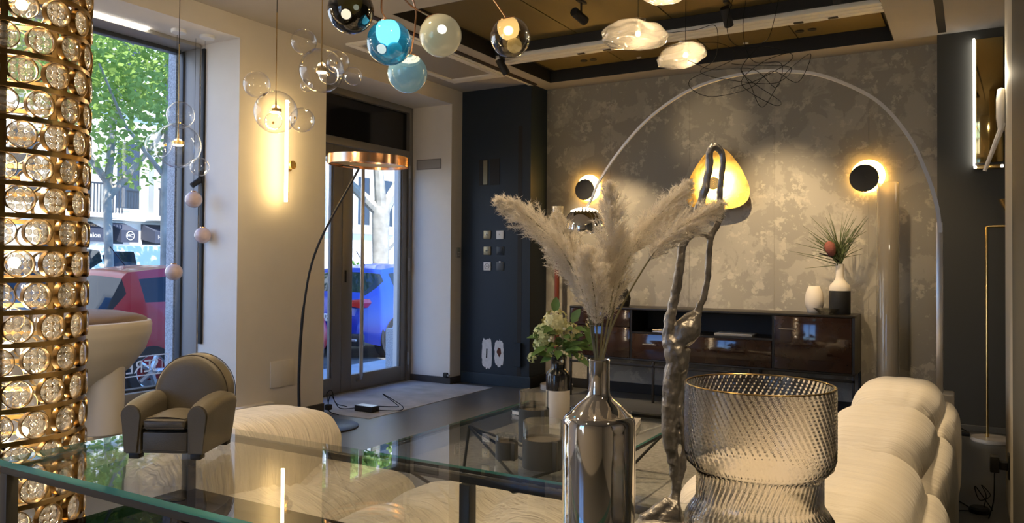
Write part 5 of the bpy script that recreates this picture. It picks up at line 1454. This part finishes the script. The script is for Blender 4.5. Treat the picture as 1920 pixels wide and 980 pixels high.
for i in range(90):
    base = Vector((rr.uniform(-0.02, 0.02), rr.uniform(-0.02, 0.02), rr.uniform(0, 0.10)))
    a = rr.gauss(-0.18, 0.5)
    L_ = rr.uniform(0.2, 0.42)
    d = Vector((math.sin(a), rr.gauss(0, 0.25), math.cos(a))).normalized()
    side = Vector((math.cos(a), 0, -math.sin(a)))
    bend = (-1 if a < 0 else 1)*rr.uniform(0, 0.10)
    MB().tube([base, base+d*L_*0.5+side*bend*0.2, base+d*L_+Vector((bend, 0, -abs(bend)*0.5))], [0.0035, 0.003, 0.0008], 4).build('needle_leaf', NEEDLE, pr)
MB().lathe([(0, -0.03), (0.03, -0.01), (0.045, 0.04), (0.042, 0.08), (0.02, 0.105), (0, 0.108)], 20, Matrix.Translation((-0.09, -0.05, 0.10)) @ Matrix.Rotation(-0.3, 4, 'Y')).build('protea_head', mat('protea_red', (0.26, 0.085, 0.065), 0.8, var=0.3, vscale=40, bump=0.6, bscale=80), pr)
MB().tube([(-0.09, -0.05, 0.09), (-0.03, -0.02, 0.02), (0, 0, -0.1)], 0.006, 6).build('stem', STEMG, pr)
MB().tube(catmull([(0, -0.01, 0.02), (-0.08, -0.03, 0.07), (-0.19, -0.04, 0.10)], 5), 0.006, 6).build('twig', MATTBLACK, pr)
# dark round object behind the pampas on the sideboard (small black vase with dried grass)
dv = thing('dried_grass_vase', 'small black vase with dark dried grass at the left end of the sideboard', 'vase', (-2.98, 7.25, ST))
MB().lathe([(0, 0.0005), (0.06, 0.0005), (0.075, 0.08), (0.05, 0.16), (0.03, 0.18), (0.025, 0.18), (0.03, 0.15)], 28).build('body', MATTBLACK, dv)
for i in range(30):
    a = rr.uniform(0, 2*PI); L_ = rr.uniform(0.08, 0.2)
    MB().tube([(0, 0, 0.16), (0.04*math.cos(a), 0.04*math.sin(a), 0.16+L_*0.6), (0.11*math.cos(a), 0.11*math.sin(a), 0.16+L_)], [0.002, 0.002, 0.0006], 4).build('grass_blade', MATTBLACK, dv)

# ================================================================== glass tube floor lamp
TUBEG = thin_glass('cast_glass_tube', (0.92, 0.89, 0.82), 0.06, power=2.5, body=(0.95, 0.88, 0.74), body_w=0.4)
tl_ = thing('glass_tube_lamp', 'tall round glass tube floor lamp right of the sideboard', 'floor lamp', (-0.604, 7.18, 0))
MB().lathe([(0, 0), (0.12, 0), (0.12, 0.03), (0, 0.034)], 40).build('base', STEEL, tl_)
MB().lathe([(0.086, 0.034), (0.086, 1.985), (0.080, 1.995), (0.074, 1.985), (0.074, 0.034)], 48).build('tube', TUBEG, tl_)
MB().lathe([(0.060, 0.034), (0.060, 1.90), (0.056, 1.90), (0.056, 0.034)], 32).build('inner_tube', TUBEG, tl_)
MB().cyl((0, 0, 0.034), (0, 0, 1.88), 0.012, 10).build('core', WHITE, tl_)

# ================================================================== arc lamp with marble block
MARBLE = mat('white_marble', (0.62, 0.59, 0.54), 0.25, var=0.25, vscale=7)
al = thing('arc_floor_lamp', 'steel arc lamp with marble block base arching over the coffee table', 'floor lamp', (-0.19, 5.25, 0))
B((-0.12, -0.09, 0), (0.10, 0.09, 0.565), 0.012).build('marble_base', MARBLE, al)
B((0.005, -0.02, 0.565), (0.042, 0.02, 1.56), 0.004).build('post', STEEL, al)
arcp = [(-0.161, 1.50), (-0.183, 1.672), (-0.238, 1.862), (-0.336, 2.09), (-0.51, 2.315), (-0.784, 2.483), (-1.008, 2.546), (-1.277, 2.567), (-1.634, 2.508), (-1.938, 2.346), (-2.177, 2.119), (-2.342, 1.898), (-2.40, 1.776), (-2.46, 1.69)]
cp_ = catmull([(x+0.19, -0.02, z) for x, z in arcp], 6)
mb = MB(); rows = []
for i, p in enumerate(cp_):
    t_ = (cp_[min(i+1, len(cp_)-1)]-cp_[max(i-1, 0)]).normalized()
    nn = Vector((-t_.z, 0, t_.x)); bb_ = Vector((0, 1, 0))
    w = 0.0125-0.005*i/len(cp_)
    rows.append([mb.bm.verts.new(p+nn*a*w*0.9+bb_*b*w) for a, b in ((1, 1), (1, -1), (-1, -1), (-1, 1))])
for a_, b2 in zip(rows, rows[1:]):
    for k in range(4): mb.bm.faces.new((a_[k], a_[(k+1) % 4], b2[(k+1) % 4], b2[k]))
mb.bm.faces.new(rows[0]); mb.bm.faces.new(rows[-1][::-1])
mb.build('arc_stem', STEEL, al, True, 40)
E_ = Vector((-2.46+0.19, -0.02, 1.69))
MB().lathe([(0.155, -0.16), (0.158, -0.155), (0.150, -0.09), (0.120, -0.03), (0.105, -0.015), (0.100, -0.018), (0.14, -0.09), (0.152, -0.16)], 48, Matrix.Translation(E_)).build('reflector', CHROME, al)
cap = MB().lathe([(0.105, -0.012), (0.09, 0.003), (0.06, 0.014), (0.03, 0.019), (0.01, 0.020)], 48, Matrix.Translation(E_)).build('perforated_cap', CHROME, al)
GLOWCAP = emitter('cap_hole_glow', (1.0, 0.86, 0.62), 5)
for rr_, zz, n__ in ((0.094, 0.0015, 22), (0.072, 0.0115, 17), (0.048, 0.0175, 11)):
    for k in range(n__):
        a = 2*PI*k/n__
        nrm = Vector((math.cos(a)*0.45, math.sin(a)*0.45, 0.9)).normalized()
        MB().lathe([(0, 0.0016), (0.0085, 0.0012), (0.009, 0)], 8, Matrix.Translation(E_+Vector((rr_*math.cos(a), rr_*math.sin(a), zz))) @ nrm.to_track_quat('Z', 'Y').to_matrix().to_4x4()).build('cap_hole', GLOWCAP, cap)
MB().sphere(tuple(E_+Vector((0, 0, -0.09))), 0.035, 16, 12).build('bulb', WARM, al)
lamp_light('lamp_light', 'SPOT', tuple(E_+Vector((0, 0, -0.14))), 45, WARMC, al, 0.05, tuple(E_+Vector((0, 0, -1))), 110, 0.6)

# ================================================================== red pole lamp behind the bouquet
rp = thing('red_pole_lamp', 'thin rust red pole lamp with glass globe and beaker beside the navy wall', 'floor lamp', (-3.74, 7.30, 0))
MB().lathe([(0, 0), (0.17, 0), (0.17, 0.05), (0, 0.055)], 40).build('base', MARBLE, rp)
MB().cyl((0, 0, 0.05), (0, 0, 1.45), 0.026, 14).build('pole', mat('rust_red', (0.16, 0.035, 0.018), 0.4), rp)
MB().sphere((0.0, 0, 1.58), 0.14, 32, 22).build('glass_globe', CLEAR, rp)
MB().lathe([(0.05, 1.76), (0.062, 1.83), (0.065, 1.90), (0.060, 1.90), (0.045, 1.76)], 32).build('glass_beaker', thin_glass('ribbed_beaker', (0.8, 0.78, 0.72), 0.15, power=1.5, body=(0.9, 0.85, 0.75), body_w=0.3), rp)
MB().cyl((0, 0, 1.45), (0, 0, 1.76), 0.02, 12).build('neck', STEEL, rp)

# ================================================================== right-hand side
ld = thing('mirror_led_lamp', 'tall bronze mirror wall lamp with white light strip on the charcoal panel', 'wall lamp', (0.11, 7.215, 2.07))
B((-0.09, -0.03, 0.05), (0.10, 0.0, 1.03), 0.003).build('mirror', mat('bronze_mirror', (0.55, 0.40, 0.16), 0.06, 1.0), ld)
B((-0.105, -0.05, 0.03), (-0.09, -0.005, 1.035), 0.003).build('light_strip', COOLLED, ld)
B((-0.10, -0.045, 0.0), (0.10, 0.0, 0.03), 0.004).build('bottom_trim', BRASS, ld)
MB().sphere((-0.09, -0.045, 0.015), 0.012, 12, 8).build('bulb', COOLLED, ld); MB().sphere((0.09, -0.045, 0.015), 0.012, 12, 8).build('bulb', COOLLED, ld)
bl = thing('brass_floor_lamp', 'slim brass floor lamp with white marble foot by the charcoal panel', 'floor lamp', (0.093, 6.86, 0))
MB().lathe([(0, 0), (0.135, 0), (0.14, 0.01), (0.135, 0.03), (0, 0.032)], 48, Matrix.Translation((0.03, 0, 0))).build('marble_foot', MARBLE, bl)
MB().tube([(0, 0, 0.03), (0, 0, 1.598), (0.004, 0, 1.602), (0.45, 0, 1.602)], 0.009, 10).build('stem', BRASS, bl)
MB().lathe([(0.03, 0.13), (0.10, 0.0), (0.097, 0.0), (0.026, 0.13)][::-1], 32, Matrix.Translation((0.17, 0, 1.68)) @ Matrix.Rotation(PI, 4, 'X') @ Matrix.Translation((0, 0, -0.12))).build('shade', BRASS, bl)
MB().lathe([(0, 0.0), (0.012, 0.0), (0.012, 0.03), (0, 0.03)], 16, Matrix.Translation((0, 0, 0.031))).build('collar', BRASS, bl)
MB().cyl((0.17, 0, 1.602), (0.17, 0, 1.70), 0.008, 8).build('holder', BRASS, bl)
ns = thing('white_wall_sconce', 'white shell wall sconce with slanted arm on the near pilaster', 'wall lamp', (0.16, 5.12, 2.2))
MB().lathe([(0, -0.13), (0.03, -0.12), (0.045, -0.05), (0.045, 0.06), (0.035, 0.11), (0, 0.12)], 24, Matrix.Translation((-0.02, 0.02, -0.02)) @ Matrix.Diagonal((0.55, 1, 1, 1))).build('shell', WHITEM, ns)
MB().tube([(-0.01, 0.0, -0.10), (-0.10, 0.03, -0.36)], [0.016, 0.010], 8).build('arm', WHITEM, ns)
lamp_light('lamp_light', 'POINT', (-0.06, 0.0, 0.17), 3.0, (1, 0.85, 0.6), ns, 0.03)
wp = thing('wall_socket_plug', 'black plug in a wall socket low on the near wall with hanging cable', 'plug', (0.16, 4.68, 0.30))
B((-0.008, -0.04, -0.06), (0, 0.04, 0.06), 0.002).build('socket_plate', MATTBLACK, wp)
B((-0.045, -0.022, -0.02), (-0.008, 0.022, 0.02), 0.004).build('plug', MATTBLACK, wp)
B((-0.085, -0.035, -0.035), (-0.045, 0.035, 0.045), 0.004).build('transformer', MATTBLACK, wp)
MB().tube(catmull([(-0.065, 0, -0.035), (-0.068, 0, -0.16), (-0.075, 0.02, -0.22), (-0.09, 0.05, -0.29)], 8), 0.003, 6).build('cable', CORD, wp)
fs = thing('foot_switch', 'round black foot switch with looped cables on the floor at the right', 'switch', (0.03, 4.86, 0))
MB().lathe([(0, 0), (0.05, 0), (0.05, 0.02), (0.04, 0.03), (0, 0.032)], 28).build('puck', MATTBLACK, fs)
MB().tube(catmull([(0.02, 0, 0.03), (0.03, -0.02, 0.10), (0.01, 0.02, 0.14), (0.05, 0.03, 0.09), (0.0, -0.02, 0.07), (-0.02, 0.02, 0.13), (0.04, 0.0, 0.05), (0.06, 0.03, 0.01)], 8), 0.0025, 6).build('cable_bundle', CORD, fs)
MB().tube(catmull([(-0.04, 0.02, 0.01), (-0.10, 0.15, 0.006), (-0.20, 0.28, 0.006), (-0.24, 0.10, 0.006), (-0.16, -0.06, 0.006), (-0.05, -0.03, 0.008)], 8), 0.003, 6).build('cable', CORD, fs)
kb = thing('floor_cable', 'black cable and adapter on the floor beside the brass lamp foot', 'adapter', (-0.09, 7.0, 0))
B((-0.03, -0.03, 0), (0.07, 0.02, 0.03), 0.005).build('adapter', MATTBLACK, kb)
MB().tube(catmull([(-0.03, 0, 0.015), (-0.09, 0.03, 0.03), (-0.05, 0.1, 0.05), (0.03, 0.08, 0.03), (0.07, 0, 0.01)], 8), 0.004, 6).build('cable', CORD, kb)

# ================================================================== track spots
def spot(label, loc, target, energy, ang=40, blend=0.4, mount=0.12, group='black track spotlights', horizontal=False):
    t = thing('track_spotlight', label, 'spotlight', loc, 0, group)
    d = (Vector(target)-Vector(loc)).normalized()
    M_ = d.to_track_quat('-Z', 'Y').to_matrix().to_4x4()
    MB().lathe([(0, 0.10), (0.032, 0.10), (0.035, 0.095), (0.035, -0.05), (0.031, -0.05), (0.030, -0.03), (0, -0.03)], 24, M_).build('head', MATTBLACK, t)
    MB().lathe([(0, -0.031), (0.029, -0.031)], 20, M_).build('lens', emitter('spot_lens', (1, 0.8, 0.5), 1.5) if 'spot_lens' not in MATS else MATS['spot_lens'], t)
    MB().cyl((0, 0, 0.03), (0, 0, mount), 0.008, 8).build('stem', MATTBLACK, t)
    B((-0.02, -0.06, mount-0.004), (0.02, 0.06, mount+0.02), 0.004).build('adapter', MATTBLACK, t)
    lamp_light('lamp_light', 'SPOT', tuple(d*0.06), energy, WARMC, t, 0.03, tuple(d*2), ang, blend)
    return t
spot('black track spotlight in the coffer pointing at the plaster wall, rightmost', (-1.60, 5.93, ZC-0.02), (-1.5, 7.5, 1.5), 130, 48, 0.9)
spot('black track spotlight in the coffer pointing at the plaster wall, middle', (-2.55, 5.35, ZC-0.02), (-2.2, 7.5, 2.6), 26, 26, 1.0)
spot('black track spotlight at the left end of the grooved track', (-3.70, 6.13, ZC-0.10), (-3.0, 7.5, 1.0), 110, 50, 0.5, 0.10)
spot('black track spotlight at the right end of the coffer', (-0.80, 5.75, ZC-0.02), (-0.45, 7.5, 0.9), 45, 50, 0.9)
spot('black track spotlight above the right-hand sofa row', (-1.3, 4.75, ZC-0.02), (-0.7, 3.6, 0.4), 125, 60, 0.6)
# unseen fill lamps added to brighten the room, shaped like ceiling downlights
for (x, y, e_, lab_) in ((-1.0, 1.6, 55, 'above the chrome vase'), (-2.4, 1.9, 45, 'above the small leather armchair'), (-1.6, -0.6, 60, 'nearest the second window behind the viewer'), (-3.4, 0.3, 60, 'beside the gold lens lamp'), (0.8, 0.8, 60, 'to the right of the viewer')):
    t = thing('fill_downlight', 'added round ceiling fill light ' + lab_, 'downlight', (x, y, ZC), 0, 'added ceiling fill lights')
    MB().lathe([(0.04, -0.001), (0.055, -0.001), (0.055, -0.008), (0.04, -0.008)], 28, close=True).build('ring', WHITE, t)
    MB().lathe([(0, -0.002), (0.04, -0.002)], 24).build('lens', COOLLED, t)
    lamp_light('lamp_light', 'SPOT', (0, 0, -0.02), e_, WARMC, t, 0.04, (0, 0, -2), 110, 0.7)
